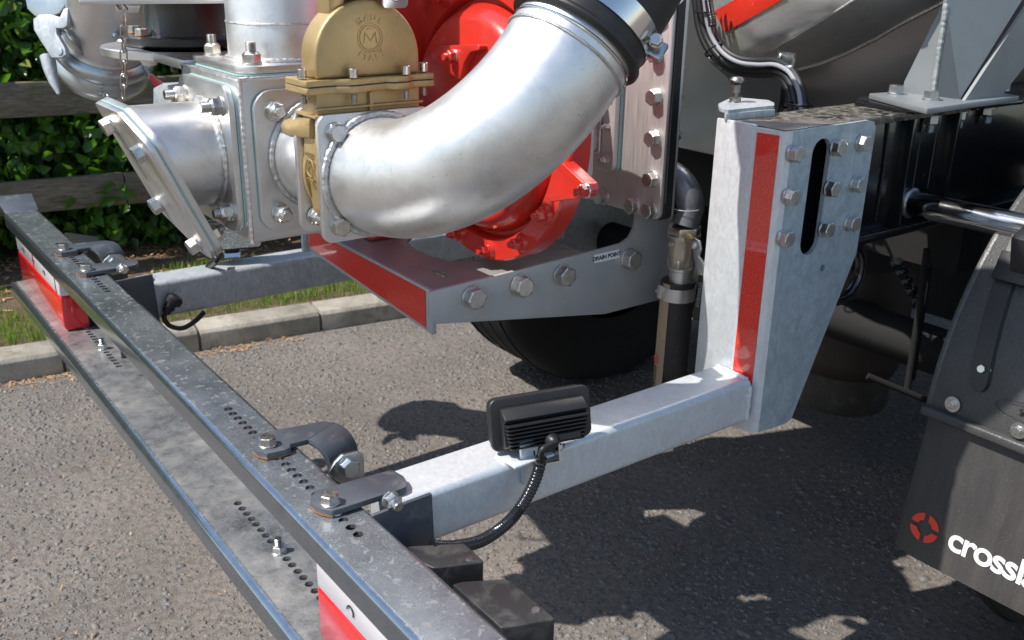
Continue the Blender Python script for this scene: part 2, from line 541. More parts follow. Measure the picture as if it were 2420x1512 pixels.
# ================================================================== SETTING
ang = math.radians(8.4)
KN = Vector((math.cos(ang), -math.sin(ang), 0))        # from the kerb towards the road
KT = Vector((math.sin(ang), math.cos(ang), 0))         # along the kerb
def K(s, d, z): return KT*s - KN*d + Vector((0, 0, z))
def kbox(s0, s1, d0, d1, z0, z1):
    V = [K(s, d, z) for z in (z0, z1) for d in (d0, d1) for s in (s0, s1)]
    return V, [(0, 2, 3, 1), (4, 5, 7, 6), (0, 1, 5, 4), (2, 6, 7, 3), (0, 4, 6, 2), (1, 3, 7, 5)]

# --- tarmac
m, nt, b = newmat("tarmac")
_, n1 = nz(nt, 3.0, 5, .6); _, n2 = nz(nt, 240, 5, .7); _, n3 = nz(nt, 60, 5, .65)
c = ramp(nt, n1, [(.3, (.150, .130, .114)), (.7, (.200, .174, .153))])
c2 = ramp(nt, n3, [(.36, .62), (.58, 1.1)])
c = mix(nt, 1.0, c, c2, 'MULTIPLY')
_, n5 = nz(nt, 1.1, 6, .7, dist=.8); c5 = ramp(nt, n5, [(.36, .86), (.62, 1.10)]); c = mix(nt, 1.0, c, c5, 'MULTIPLY')
_, n6 = nz(nt, 5.5, 3, .5); c6 = ramp(nt, n6, [(.70, 1.0), (.74, .72)]); c = mix(nt, 1.0, c, c6, 'MULTIPLY')
c3 = ramp(nt, n2, [(.35, .76), (.62, 1.10)])
c = mix(nt, 1.0, c, c3, 'MULTIPLY')
nt.links.new(c, b.inputs['Base Color']); b.inputs['Roughness'].default_value = .85
p = bump(nt, b, n2, .9, .0025); bump(nt, b, n3, .6, .005, p)
M_TARMAC = m
m, nt, b = newmat("stone_chips")
g = nt.nodes.new("ShaderNodeNewGeometry")
c = ramp(nt, g.outputs['Random Per Island'], [(0, (.095, .090, .086)), (.3, (.135, .127, .120)), (.6, (.180, .160, .142)), (.82, (.120, .124, .128)), (.985, (.19, .172, .155)), (1, (.26, .245, .225))])
_, n2 = nz(nt, 300, 4, .6); c2 = ramp(nt, n2, [(.3, .75), (.7, 1.15)])
c = mix(nt, 1.0, c, c2, 'MULTIPLY')
nt.links.new(c, b.inputs['Base Color']); b.inputs['Roughness'].default_value = .62
bump(nt, b, n2, .6, .002)
M_CHIP = m

gm = bpy.data.meshes.new("ground")
gm.from_pydata([(-120, -120, 0), (120, -120, 0), (120, 120, 0), (-120, 120, 0)], [], [(0, 1, 2, 3)])
gm.materials.append(M_TARMAC)
o = bpy.data.objects.new("ground", gm); link(o); tag(o, kind="structure")

def scatter_chips():
    N = 72000
    x = RNG.uniform(-3.25, -.15, N); y = RNG.uniform(-.75, 3.3, N)
    d = -(x*KN.x+y*KN.y)
    # near stones are dense, far ones thinner
    dist = np.hypot(x, y)
    dens = np.array([noise.noise(Vector((a*3.1, b_*3.1, 0))) for a, b_ in zip(x, y)])
    keep = (d < 3.23) & (RNG.uniform(0, 1, N) < np.clip(.72+dens*.9, .2, 1)) & (dist < 3.9)
    x, y = x[keep], y[keep]; N = len(x)
    k = 6
    r = RNG.lognormal(math.log(.0044), .45, N).clip(.002, .0125)
    el = RNG.uniform(.55, .95, N); th = RNG.uniform(0, 6.28, N); h = RNG.uniform(.0004, .0020, N)*(.6+r/.008)
    tx = RNG.normal(0, .10, N); ty = RNG.normal(0, .10, N)
    a = (np.arange(k)[None, :]+RNG.uniform(-.33, .33, (N, k)))*(2*math.pi/k)
    rr = r[:, None]*RNG.uniform(.75, 1.15, (N, k))
    px, py = rr*np.cos(a), rr*np.sin(a)*el[:, None]
    c, s = np.cos(th)[:, None], np.sin(th)[:, None]
    qx, qy = px*c-py*s, px*s+py*c
    top = np.stack([x[:, None]+qx*.86, y[:, None]+qy*.86, h[:, None]+qx*tx[:, None]+qy*ty[:, None]], -1)
    bot = np.stack([x[:, None]+qx*1.1, y[:, None]+qy*1.1, np.full_like(qx, -.0015)], -1)
    V = np.concatenate([top, bot], 1).reshape(-1, 3)
    base = (np.arange(N)*2*k)[:, None]
    tops = base+np.arange(k)[None, :]
    i = np.arange(k); j = (i+1) % k
    quads = np.stack([base+i+k, base+j+k, base+j, base+i], -1).reshape(-1, 4)
    me = bpy.data.meshes.new("stone_chippings")
    me.vertices.add(len(V)); me.vertices.foreach_set("co", V.ravel())
    loops = np.concatenate([tops.ravel(), quads.ravel()])
    starts = np.concatenate([np.arange(N)*k, N*k+np.arange(len(quads))*4])
    tot = np.concatenate([np.full(N, k), np.full(len(quads), 4)])
    me.loops.add(len(loops)); me.loops.foreach_set("vertex_index", loops.astype(np.int32))
    me.polygons.add(len(starts)); me.polygons.foreach_set("loop_start", starts.astype(np.int32)); me.polygons.foreach_set("loop_total", tot.astype(np.int32))
    me.update(calc_edges=True)
    me.materials.append(M_CHIP)
    return me
o = bpy.data.objects.new("stone_chippings", scatter_chips()); link(o)
tag(o, "small grey and tan stone chips bedded in the worn tarmac", "chippings", kind="stuff")

# --- kerb
m, nt, b = newmat("kerb_concrete")
_, n1 = nz(nt, 7, 6, .65); _, n2 = nz(nt, 320, 4, .6)
c = ramp(nt, n1, [(.3, (.20, .18, .145)), (.55, (.34, .31, .26)), (.75, (.43, .40, .345))])
c2 = ramp(nt, n2, [(.3, .8), (.7, 1.12)]); c = mix(nt, 1.0, c, c2, 'MULTIPLY')
_, ns = nz(nt, 11, 8, .75, dist=.5); st = ramp(nt, ns, [(.52, 0), (.62, .6)]); c = mix(nt, st, c, (.12, .11, .07))
nt.links.new(c, b.inputs['Base Color']); b.inputs['Roughness'].default_value = .9
_, vv = nz(nt, 190, kind='F1'); pp = bump(nt, b, vv, .5, .002); bump(nt, b, n2, .5, .002, pp)
M_KERB = m
kerb = thing("kerb", "low pale concrete kerb of butted blocks between tarmac and grass verge", "kerb", K(1.0, 3.3, 0))
sj = PZ(475, 828, 0).dot(KT); sj2 = PZ(757, 778, 0).dot(KT)
Lk = .915 if abs(sj2-sj-.915) < .3 else sj2-sj
for k in range(-3, 6):
    s0 = sj+k*Lk+.004; s1 = s0+Lk-.009
    dz = random.uniform(-.003, .003); dd = random.uniform(-.003, .003)
    V = []
    prof = [(3.24, -.05), (3.243, .062), (3.254, .074), (3.365, .076), (3.365, -.05)]
    for s in (s0, s1):
        V += [K(s, d+dd, z+dz) for d, z in prof]
    n = len(prof)
    F = [tuple(range(n)), tuple(range(n, 2*n))]+[(i, (i+1) % n, n+(i+1) % n, n+i) for i in range(n)]
    part("kerbstone", (V, F), M_KERB, kerb, bevel=.003)
part("mortar_bed", kbox(sj-4*Lk, sj+6*Lk, 3.247, 3.36, -.05, .058), paint("kerb_joint_dirt", (.085, .07, .055), .9), kerb)

# --- verge
m, nt, b = newmat("verge_soil")
_, n1 = nz(nt, 16, 6, .7); _, n2 = nz(nt, 130, 5, .7)
c = ramp(nt, n1, [(.35, (.075, .05, .032)), (.6, (.15, .10, .062)), (.75, (.22, .16, .10))])
c2 = ramp(nt, n2, [(.3, .6), (.7, 1.25)]); c = mix(nt, 1.0, c, c2, 'MULTIPLY')
nt.links.new(c, b.inputs['Base Color']); b.inputs['Roughness'].default_value = .95
pp = bump(nt, b, n1, .8, .02); bump(nt, b, n2, .9, .006, pp)
M_SOIL = m
V = [K(-20, 3.36, .06), K(20, 3.36, .06), K(20, 60, .06), K(-20, 60, .06)]
o = part("verge", (V, [(0, 1, 2, 3)]), M_SOIL, None); tag(o, kind="structure")

def strands(name, N, smin, smax, dmin, dmax, lenr, wid, mat, cond=None, lay=.35, z0=.06, seed=1, curl=.3):
    rng = np.random.default_rng(seed)
    s = rng.uniform(smin, smax, N); d = rng.uniform(dmin, dmax, N)
    if cond is not None:
        k = np.array([cond(a, b_) for a, b_ in zip(s, d)]) > rng.uniform(0, 1, N); s, d = s[k], d[k]; N = len(s)
    L = rng.uniform(*lenr, N); th = rng.uniform(0, 6.28, N); ly = rng.uniform(0, lay, N)+(.0 if lay < 1 else .8)
    bx = KT.x*s-KN.x*d; by = KT.y*s-KN.y*d
    V = np.zeros((N, 5, 3)); w = wid*rng.uniform(.6, 1.2, N)
    dx, dy = np.cos(th), np.sin(th); pxx, pyy = -dy, dx
    for j, (t, ww) in enumerate(((0, 1), (.55, .8), (1, 0))):
        hx = L*np.sin(ly*(.6+curl*t))*t; hz = L*np.cos(ly*(.6+curl*t))*t if lay < 1.2 else np.abs(rng.normal(0, .003, N))+t*.002
        if lay >= 1.2: hx = L*t
        cx_, cy_ = bx+dx*hx, by+dy*hx
        zz = z0+hz
        if j < 2:
            V[:, 2*j] = np.stack([cx_-pxx*w*ww, cy_-pyy*w*ww, zz], -1); V[:, 2*j+1] = np.stack([cx_+pxx*w*ww, cy_+pyy*w*ww, zz], -1)
        else: V[:, 4] = np.stack([cx_, cy_, zz], -1)
    V = V.reshape(-1, 3); bs = (np.arange(N)*5)[:, None]
    q = (bs+np.array([[0, 1, 3, 2]])); t = (bs+np.array([[2, 3, 4]]))
    me = bpy.data.meshes.new(name)
    me.vertices.add(len(V)); me.vertices.foreach_set("co", V.ravel())
    loops = np.concatenate([q.ravel(), t.ravel()])
    me.loops.add(len(loops)); me.loops.foreach_set("vertex_index", loops.astype(np.int32))
    st = np.concatenate([np.arange(N)*4, 4*N+np.arange(N)*3]); tt = np.concatenate([np.full(N, 4), np.full(N, 3)])
    me.polygons.add(2*N); me.polygons.foreach_set("loop_start", st.astype(np.int32)); me.polygons.foreach_set("loop_total", tt.astype(np.int32))
    me.update(calc_edges=True); me.materials.append(mat)
    return me
def leafmat(name, stops, rough=.45, trans=.35):
    m, nt, b = newmat(name)
    g = nt.nodes.new("ShaderNodeNewGeometry")
    c = ramp(nt, g.outputs['Random Per Island'], stops)
    nt.links.new(c, b.inputs['Base Color']); b.inputs['Roughness'].default_value = rough
    tr = nt.nodes.new("ShaderNodeBsdfTranslucent"); mx = nt.nodes.new("ShaderNodeMixShader"); mx.inputs[0].default_value = trans
    c2 = mix(nt, 1.0, c, (1.5, 1.7, .5), 'MULTIPLY'); nt.links.new(c2, tr.inputs[0])
    out = nt.nodes["Material Output"]
    nt.links.new(b.outputs[0], mx.inputs[1]); nt.links.new(tr.outputs[0], mx.inputs[2]); nt.links.new(mx.outputs[0], out.inputs[0])
    return m
M_GRASS = leafmat("grass_blades", [(0, (.08, .16, .02)), (.5, (.16, .26, .04)), (.85, (.25, .32, .07)), (1, (.34, .32, .14))], .5)
def gcond(s, d):
    v = noise.noise(Vector((s*2.3, d*3.3, 2)))
    return max(0, min(1, (4.02-d)*2.6+v*1.5)) * (.35 if d < 3.42 else 1)
o = bpy.data.objects.new("grass", strands("grass", 40000, -1.2, 3.6, 3.37, 4.2, (.014, .050), .0017, M_GRASS, gcond, seed=3)); link(o)
tag(o, "short sunlit yellow green grass on the verge behind the kerb", "grass", kind="stuff")
M_LITTER = leafmat("dry_needles", [(0, (.35, .17, .06)), (.5, (.52, .27, .10)), (1, (.60, .42, .24))], .7, .1)
def lcond(s, d):
    a = max(0, 1-(3.24-d)/.10)
    return a*max(0, min(1, .35+1.6*noise.noise(Vector((s*1.9+5.3, d*2, 7)))))
o = bpy.data.objects.new("dry_leaf_litter", strands("dry_leaf_litter", 9000, -1.0, 3.0, 3.06, 3.238, (.006, .03), .0018, M_LITTER, lcond, lay=1.5, z0=.0015, seed=5)); link(o)
tag(o, "orange dry needles and leaf scraps swept against the foot of the kerb", "litter", kind="stuff")
o = bpy.data.objects.new("bark_litter", strands("bark_litter", 4500, -1.0, 3.4, 3.75, 4.5, (.01, .05), .005, M_LITTER, lambda s, d: .5+noise.noise(Vector((s*4, d*4, 1))), lay=1.5, z0=.064, seed=6)); link(o)
tag(o, "pale wood scraps on the brown soil below the fence", "litter", kind="stuff")
o = bpy.data.objects.new("stray_needles", strands("stray_needles", 800, -1.0, 3.0, 1.2, 3.1, (.004, .016), .0012, M_LITTER, None, lay=1.5, z0=.002, seed=8)); link(o)
tag(o, "single dry needles strewn over the tarmac", "litter", kind="stuff")

# --- fence
m, nt, b = newmat("weathered_rail_timber")
_, n1 = nz(nt, 9, 6, .7, mapping=(1.5, 1, 4)); _, n2 = nz(nt, 60, 6, .7, mapping=(1, .15, 1.6)); _, n3 = nz(nt, 5, 5, .65)
c = ramp(nt, n2, [(.3, (.095, .078, .055)), (.55, (.20, .168, .125)), (.75, (.29, .245, .185))])
mo = ramp(nt, n3, [(.50, 0), (.68, .75)]); c = mix(nt, mo, c, (.07, .085, .022))
c2 = ramp(nt, n1, [(.3, .65), (.7, 1.1)]); c = mix(nt, 1.0, c, c2, 'MULTIPLY')
nt.links.new(c, b.inputs['Base Color']); b.inputs['Roughness'].default_value = .9
bump(nt, b, n2, .7, .006)
M_TIMBER = m
fence = thing("post_and_rail_fence", "mossy weathered timber post and rail fence in front of the leafy hedge", "fence", K(.5, 4.25, 0))
for z0, z1, sg in ((.308, .436, 0), (.687, .818, .6), (1.165, 1.29, .2)):
    for a, b_ in ((-3.0+sg, .45+sg*.5), (.455+sg*.5, 3.9)):
        V, F = [], []
        N = 24
        for i in range(N+1):
            s = a+(b_-a)*i/N
            w = noise.noise(Vector((s*1.7, z0*9, 0)))*.006
            for d, z in ((4.20, z0+w), (4.20, z1+w), (4.238, z1+w*1.3), (4.238, z0+w)): V.append(K(s, d, z))
        for i in range(N):
            for j in range(4): F.append((i*4+j, i*4+(j+1) % 4, i*4+4+(j+1) % 4, i*4+4+j))
        F += [(0, 1, 2, 3), tuple(N*4+j for j in range(4))]
        part("rail", (V, F), M_TIMBER, fence, bevel=.004)
for s in (-2.4, -.32, 1.95, 3.9):
    part("post", kbox(s-.05, s+.05, 4.24, 4.34, 0, 1.36), M_TIMBER, fence, bevel=.006)

# --- hedge
M_LEAF = leafmat("hedge_leaves", [(0, (.030, .080, .018)), (.35, (.055, .135, .026)), (.7, (.095, .205, .036)), (.93, (.19, .30, .06)), (1, (.32, .37, .11))], .26, .48)
LEAF2D = np.array([(0, 0), (.22, .30), (.30, .42), (.62, .36), (1.0, 0), (.62, -.36), (.30, -.42), (.22, -.30)])*np.array([1, .95])
def leaf_cloud(name, P, D, L, seed=0):
    rng = np.random.default_rng(seed); N = len(P)
    D = D/np.linalg.norm(D, axis=1)[:, None]
    up = rng.normal(0, .55, (N, 3))+np.array([.55, -.25, .75])
    x = D; y = np.cross(up, x); y /= np.linalg.norm(y, axis=1)[:, None]; z = np.cross(x, y)
    k = 8
    V = P[:, None, :]+L[:, None, None]*(LEAF2D[None, :, 0:1]*x[:, None, :]+LEAF2D[None, :, 1:2]*y[:, None, :]*.8+(np.abs(LEAF2D[None, :, 1:2])*.35-LEAF2D[None, :, 0:1]**2*.22)*z[:, None, :])
    V = V.reshape(-1, 3); bs = (np.arange(N)*k)[:, None]
    f1 = bs+np.array([[0, 4, 3, 2]]); f1b = bs+np.array([[0, 2, 1, 1]])
    fa = bs+np.array([[0, 1, 2, 3, 4]]); fb = bs+np.array([[0, 4, 5, 6, 7]])
    me = bpy.data.meshes.new(name)
    me.vertices.add(len(V)); me.vertices.foreach_set("co", V.ravel())
    loops = np.concatenate([fa.ravel(), fb.ravel()])
    me.loops.add(len(loops)); me.loops.foreach_set("vertex_index", loops.astype(np.int32))
    me.polygons.add(2*N); me.polygons.foreach_set("loop_start", (np.arange(2*N)*5).astype(np.int32)); me.polygons.foreach_set("loop_total", np.full(2*N, 5, np.int32))
    me.update(calc_edges=True); me.materials.append(M_LEAF)
    return me
hedge = thing("hedge", "dense green broadleaf hedge growing behind and through the timber fence", "hedge", K(1, 4.6, 0))
def kpts(s, d, z): return np.stack([KT.x*s-KN.x*d, KT.y*s-KN.y*d, z], -1)
def hedge_part(N, smin, smax, dmin, dmax, zmin, zmax, lr, seed, name, k=.0):
    rng = np.random.default_rng(seed)
    s = rng.uniform(smin, smax, N); z = rng.uniform(zmin, zmax, N); d = dmin+(dmax-dmin)*rng.uniform(0, 1, N)**1.5
    f = np.array([noise.noise(Vector((a*2.6, c_*2.6, b_*1.5))) for a, b_, c_ in zip(s, d, z)])
    d = d+np.clip(-f, -.2, .3)*.35+z*.24
    keep = (d > 4.10) & (f > -.60+k)
    s, d, z = s[keep], d[keep], z[keep]; N = len(s)
    D = rng.normal(0, .6, (N, 3))+np.array([KN.x*.8, KN.y*.8, -.35])
    return leaf_cloud(name, kpts(s, d, z), D, rng.uniform(*lr, N), seed)
me = hedge_part(52000, -2.2, 4.4, 4.27, 5.0, .10, 2.2, (.035, .075), 21, "foliage")
o = bpy.data.objects.new("foliage", me); link(o, hedge); tag(o, kind="stuff")
me = hedge_part(16000, -3.2, 5.4, 4.9, 5.6, .02, 2.4, (.08, .15), 22, "inner_foliage")
o = bpy.data.objects.new("inner_foliage", me); link(o, hedge); tag(o, kind="stuff")
me = hedge_part(9000, -4.0, 6.4, 5.7, 6.3, .02, 2.8, (.14, .24), 23, 'back_foliage')
o = bpy.data.objects.new('back_foliage', me); link(o, hedge); tag(o, kind='stuff')
# the large leaves one can pick out, in front of the rails
rng = random.Random(4)
lm = leaf_cloud("leaf", np.zeros((1, 3)), np.array([[1.0, 0, 0]]), np.array([1.0]), 3)
sprays = [(PN(540, 360, K(0, 4.12, 0), KN), 26), (PN(575, 400, K(0, 4.10, 0), KN), 16), (PN(590, 470, K(0, 4.15, 0), KN), 14), (PN(260, 320, K(0, 4.2, 0), KN), 34), (PN(100, 330, K(0, 4.2, 0), KN), 34), (PN(60, 100, K(0, 4.2, 0), KN), 34), (PN(390, 130, K(0, 4.2, 0), KN), 16), (PN(250, 510, K(0, 4.17, 0), KN), 30), (PN(30, 380, K(0, 4.22, 0), KN), 30)]
sprays = [(P if i < 3 else P, n) for i, (P, n) in enumerate(sprays)]
for P, n in sprays:
    for i in range(n):
        q = P+KT*rng.gauss(0, .09)+Vector((0, 0, rng.gauss(0, .075)))-KN*abs(rng.gauss(0, .05))
        ld = Vector((rng.gauss(0, .6)+.5, rng.gauss(0, .6), rng.gauss(-.5, .4))).normalized()
        L = rng.uniform(.045, .078)
        M = frame(q, Vector((.5+rng.gauss(0, .4), -.5+rng.gauss(0, .5), .8)), ld) @ Matrix.Rotation(rng.uniform(-3.1, 3.1), 4, 'Z') @ Matrix.Scale(L, 4)
        o = bpy.data.objects.new("leaf", lm); link(o, hedge, M)
for i in range(26):
    s = rng.uniform(-2, 4); d = rng.uniform(4.4, 4.8)
    pts = [K(s, d, 0), K(s+rng.uniform(-.1, .1), d+rng.uniform(-.1, .1), .5), K(s+rng.uniform(-.3, .3), d+rng.uniform(-.2, .1), 1.1), K(s+rng.uniform(-.4, .4), d+rng.uniform(-.3, .1), 1.8)]
    part("stem", tube(spline(pts, 4), [.016*(1-.05*j) for j in range(13)], 7), M_TIMBER, hedge)

# ================================================================== TANKER
tanker = thing("slurry_tanker", "silver and black tanker rear with steel pipework, red pump, mudguard and underrun bumper", "tanker", (-1.56, 1.2, 0))
def crop(x0, y0, x1, y1, w):
    k = (x1-x0)/w*(2420/4096)
    return lambda x, y: (x0*2420/4096+x*k, y0*2420/4096+y*k)

# ---------------- galvanised bumper arms and posts
def arm(x0, x1, z0, z1, y0, y1):
    r = .011
    out = roundpoly([(x0, y0, z0), (x1, y0, z0), (x1, y0, z1), (x0, y0, z1)], r, 5)
    return prism(out, (0, y1-y0, 0))
AX0, AX1 = -1.033, -.951
arm_r = part("bumper_arm", arm(AX0, AX1, .560, .640, .535, 1.209), M_GALVB, tanker, "pale galvanised box section arm from near post to bumper")
arm_l = part("bumper_arm", arm(-2.182, -2.100, .524, .608, .56, 1.75), M_GALVD, tanker, "dull galvanised box section arm on the kerb side")
part("weld", weld_path([(AX1+.001, 1.205, .57), (AX1+.001, 1.205, .63)], .006, seed=1), M_GALVB, arm_r)
part("weld", weld_path([(AX0+.01, 1.204, .641), (AX1-.006, 1.204, .641)], .005, seed=2), M_GALVB, arm_r)
# lamp lug on the near arm
q = PX(1240, 1085, AX1)
part("lug", prism([q+Vector((0, -.012, .03)), q+Vector((0, .022, .03)), q+Vector((0, .012, -.035)), q+Vector((0, -.006, -.038))], (.006, 0, 0)), M_GALVB, arm_r, bevel=.002)
part("lug", box(AX1-.03, AX1+.018, q.y-.03, q.y+.04, .640, .645), M_GALVB, arm_r, bevel=.002)

post = part("bumper_post", prism([(-1.077, 1.209, .600), (-.997, 1.209, .600), (-.997, 1.209, 1.057), (-1.077, 1.209, 1.057)], (0, .006, 0)), M_GALVB, tanker,
            "pale galvanised post standing between bumper arm and chassis beam", bevel=.002)
flange = [(-.997, 1.209), (-.945, 1.222), (-.940, 1.227)]
V, F = [], []
fl_out = [(-.997, 1.209), (-.952, 1.216), (-.9435, 1.220), (-.940, 1.229)]
fl_in = [(-.948, 1.233), (-.951, 1.226), (-.956, 1.223), (-.997, 1.216)]
loop = fl_out+fl_in
g = prism([(x, y, .541) for x, y in loop], (0, 0, 1.053-.541))
part("corner_flange", g, M_GALVB, post, smooth=40)
part("tube_side", box(-1.077, -1.071, 1.215, 1.30, .60, 1.055), M_GALVB, post, bevel=.002)
part("tube_side", box(-1.003, -.997, 1.217, 1.30, .541, 1.04), M_GALVB, post, bevel=.002)
# side plate with slot
pl = [(1858, 308), (2053, 284), (2066, 287), (2070, 302), (2024, 598), (1870, 990), (1856, 1001), (1771, 1029)]
pp = [PX(x, y, -.940) for x, y in pl]
pp[0] = Vector((-.940, 1.229, 1.053)); pp[-1] = Vector((-.940, 1.229, .541))
c1, c2, r = Vector((-.940, 1.306, 1.012)), Vector((-.940, 1.304, .868)), .0235
slot = [c1+Vector((0, r*math.cos(a), r*math.sin(a))) for a in [math.pi*i/12 for i in range(13)]]+[c2+Vector((0, r*math.cos(a), r*math.sin(a))) for a in [math.pi+math.pi*i/12 for i in range(13)]]
hole = circle(PX(1944, 633, -.940), (1, 0, 0), .0062, 16)
g = prism(pp, (-.008, 0, 0), [slot, hole])
side_plate = part("side_plate", g, M_GALV, tanker, "mottled galvanised bolt plate with long slot and nine bolts", smooth=30)
for x, y in ((1890, 365), (1990, 350), (2050, 340), (1879, 467), (1975, 448), (2036, 437), (1866, 566), (1962, 544), (2022, 530)):
    q = PX(x, y, -.926); q.x = -.940
    bolt(q, (1, 0, 0), .0235, side_plate, M_BOLTZ, 'head')
# reflective tape on the post
ta = [PY(1790, 303, 1.209), PY(1733, 886, 1.209)]
def on_flange(x):
    t = (x+.997)/.045; return 1.209+.007*min(1, max(0, t))
xs0, xs1 = -.992, -.9535
V = []
for z in (1.046, .640): V += [(xs0, on_flange(xs0)-.0012, z), (xs1, on_flange(xs1)-.0012, z-(.0 if z > 1 else .012))]
part("reflective_tape", prism([V[0], V[1], V[3], V[2]], (0, .0008, 0)), M_TAPE, post)

# spring plunger and its bracket on the post head
pb = thing
brk = part("plunger_bracket", prism(roundpoly([PZ(1700, 262, 1.067), PZ(1697, 252, 1.067), PZ(1722, 240, 1.067), PZ(1745, 237, 1.067), PZ(1815, 243, 1.067), PZ(1829, 250, 1.067), PZ(1829, 256, 1.067), PZ(1715, 268, 1.067)], .006, 3), (0, 0, .005)),
           M_GALVD, tanker, "small folded steel bracket with spring plunger on the post head")
a, b_ = PZ(1828, 257, 1.067), PZ(1712, 267, 1.067)
part("bracket_lip", prism([a, b_, b_+Vector((0, 0, -.012)), a+Vector((0, 0, -.012))], (.004, 0, 0)), M_GALVD, brk, bevel=.001)
q = PZ(1737, 241, 1.072)
part("plunger", lathe([(0, -.004), (.012, -.004), (.012, 0), (.0095, .001), (.0095, .007), (.0035, .008), (.0035, .015), (.0075, .016), (.0075, .029), (.004, .030), (.0115, .034), (.0125, .037), (.009, .041), (0, .042)], Matrix.Translation(q), 24), M_BOLTD, brk)

# ---------------- chassis beam
beam = part("chassis_beam", join(box(-.985, -.975, 1.222, 4.2, .845, 1.043), box(-1.072, -.9485, 1.222, 4.2, .833, .845)), M_BLACKP, tanker,
            "black gloss painted steel chassis beam", bevel=.001)
part("top_flange", box(-1.072, -.946, 1.219, 4.2, 1.043, 1.055), M_BEAMTOP, beam, bevel=.0015)
part("inner_web", box(-1.068, -1.058, 1.31, 4.2, .845, 1.043), M_BLACKP, beam)
wt = part("wear_plate", prism([PZ(2020, 238, 1.063), PZ(2035, 228, 1.063), PZ(2420, 214, 1.063), PZ(2420, 236, 1.063), PZ(2180, 258, 1.063), PZ(2163, 260, 1.063)], (0, 0, -.008)), M_BLACKP, beam, bevel=.002)
part("weld", weld_path([PX(2100, 290, -.972), PX(2088, 400, -.972), PX(2068, 525, -.972)], .0035, seed=3), M_BLACKP, beam)
part("stiffener", box(-.976, -.952, 1.575, 1.584, .845, 1.043), M_BLACKP, beam, bevel=.001)
part("stiffener", box(-.976, -.952, 1.72, 1.728, .845, 1.043), M_BLACKP, beam, bevel=.001)
part("weld", weld_path([(-.951, 1.45, .847), (-.951, 1.75, .847)], .003, seed=4), M_BLACKP, beam)
for k in range(3):
    part("emblem_boss" if k == 0 else "round_boss", lathe([(0, 0), (.014, 0), (.014, .002), (.0115, .002), (.0115, .001), (0, .001)], frame((-.975, 1.30, .962) if k == 0 else (-.975, 1.335, .885+.0*k), (1, 0, 0)), 24), M_BLACKP, beam) if k < 2 else None
text("em", (-.9725, 1.288, .962), (0, 1, 0), (0, 0, 1), .019, M_BLACKP, beam, .0008)
for (y, z) in ((1.62, 1.01), (1.62, .93), (1.62, .87), (1.70, 1.0), (1.70, .90)):
    part("hole_shade_disc", lathe([(0, .0006), (.0045, .0006)], frame((-.975, y+.05, z), (1, 0, 0)), 12), M_HOLE, beam)  # flat dark disc stands in for the shade inside a hole
slot2 = [(-.9745, 1.64, .90), (-.9745, 1.69, .90), (-.9745, 1.69, 1.03), (-.9745, 1.64, 1.03)]
part("slot_rim", tube([Vector(v) for v in slot2], .0016, 6, False, True), M_BLACKP, beam)
for x, y in ((2271, 262), (2338, 255), (2203, 272)):
    q = PX(x, y, -.962); q.z = 1.043
    bolt(q, (0, 0, -1), .024, beam, M_ZINC, 'stud')
# cross tube to the mudguard
tb = part("mudguard_stay", tube([(-.985, 1.640, .880), (-.50, 1.652, .880)], .0235, 28), metal("bright_tube", (.62, .62, .62), .12, .03, .08, 30), tanker, "glossy black tube carrying the mudguard")
part("weld", weld_path(circle((-.973, 1.64, .880), (1, 0, 0), .0255, 20), .0042, True, seed=5), M_WELD, tb)

# tank saddle on the beam
sad = part("saddle_base", prism([PZ(2054, 220, 1.074), PZ(2192, 256, 1.074), PZ(2409, 226, 1.074), PZ(2300, 206, 1.074)], (0, 0, -.010)), M_GREY_SUN, tanker, "grey painted tank saddle plate bolted on the black beam", bevel=.0015)
def up(p, h): return Vector((p.x, p.y, p.z+h))
g0 = PZ(2133, 219, 1.074); g1 = PZ(2204, 226, 1.074); g2 = PZ(2269, 235, 1.074)
gus = part("saddle_gusset", prism([g0, up(g0, .02), PY(2226, 12, (g0.y+g1.y)/2+.02), Vector((g1.x, g1.y, g1.z))], (0, .006, 0)), M_GREY_SUN, tanker, "triangular grey gusset of the tank saddle")
x1 = PX(2230, 14, g1.x)
web_o = [g1, Vector((g1.x+.002, g1.y, g1.z+.36)), Vector((g1.x+.10, g1.y+.36, g1.z+.36)), PX(2440, -20, g1.x+.03), g2]
A_, B_, C_, D_ = g1, PX(2236, 8, g1.x), PX(2420, -8, g2.x), g2
sw = part("saddle_web", prism([A_, B_, B_+Vector((0, .02, .25)), C_+Vector((0, .05, .25)), C_, D_], (-.006, 0, 0)), M_GREY_SUN, tanker, "grey upright web of the tank saddle")
part("weld", weld_path([A_+Vector((.002, -.003, 0)), A_.lerp(B_, .5)+Vector((.002, -.003, 0)), B_+Vector((.002, -.003, 0))], .0062, seed=6, amp=.15), metal("painted_weld", (.42, .45, .44), .38, metallic=.4), sw)
e0, e1 = PZ(2273, 236, 1.074), PZ(2361, 224, 1.074)
f0, f1 = PX(2424, -6, -.93), PX(2465, 130, -.93)
part("saddle_brace", prism([e0, PX(2432, -6, e0.x), PX(2540, -6, e0.x), e1], (.006, 0, 0)), M_GREY_SUN, tanker, "blue grey raking brace of the tank saddle")
for x, y in ((2116, 222), (2200, 236), (2290, 227), (2367, 213)):
    q = PZ(x, y, 1.074); bolt(q, (0, 0, 1), .024, sad, M_ZINC, 'head')

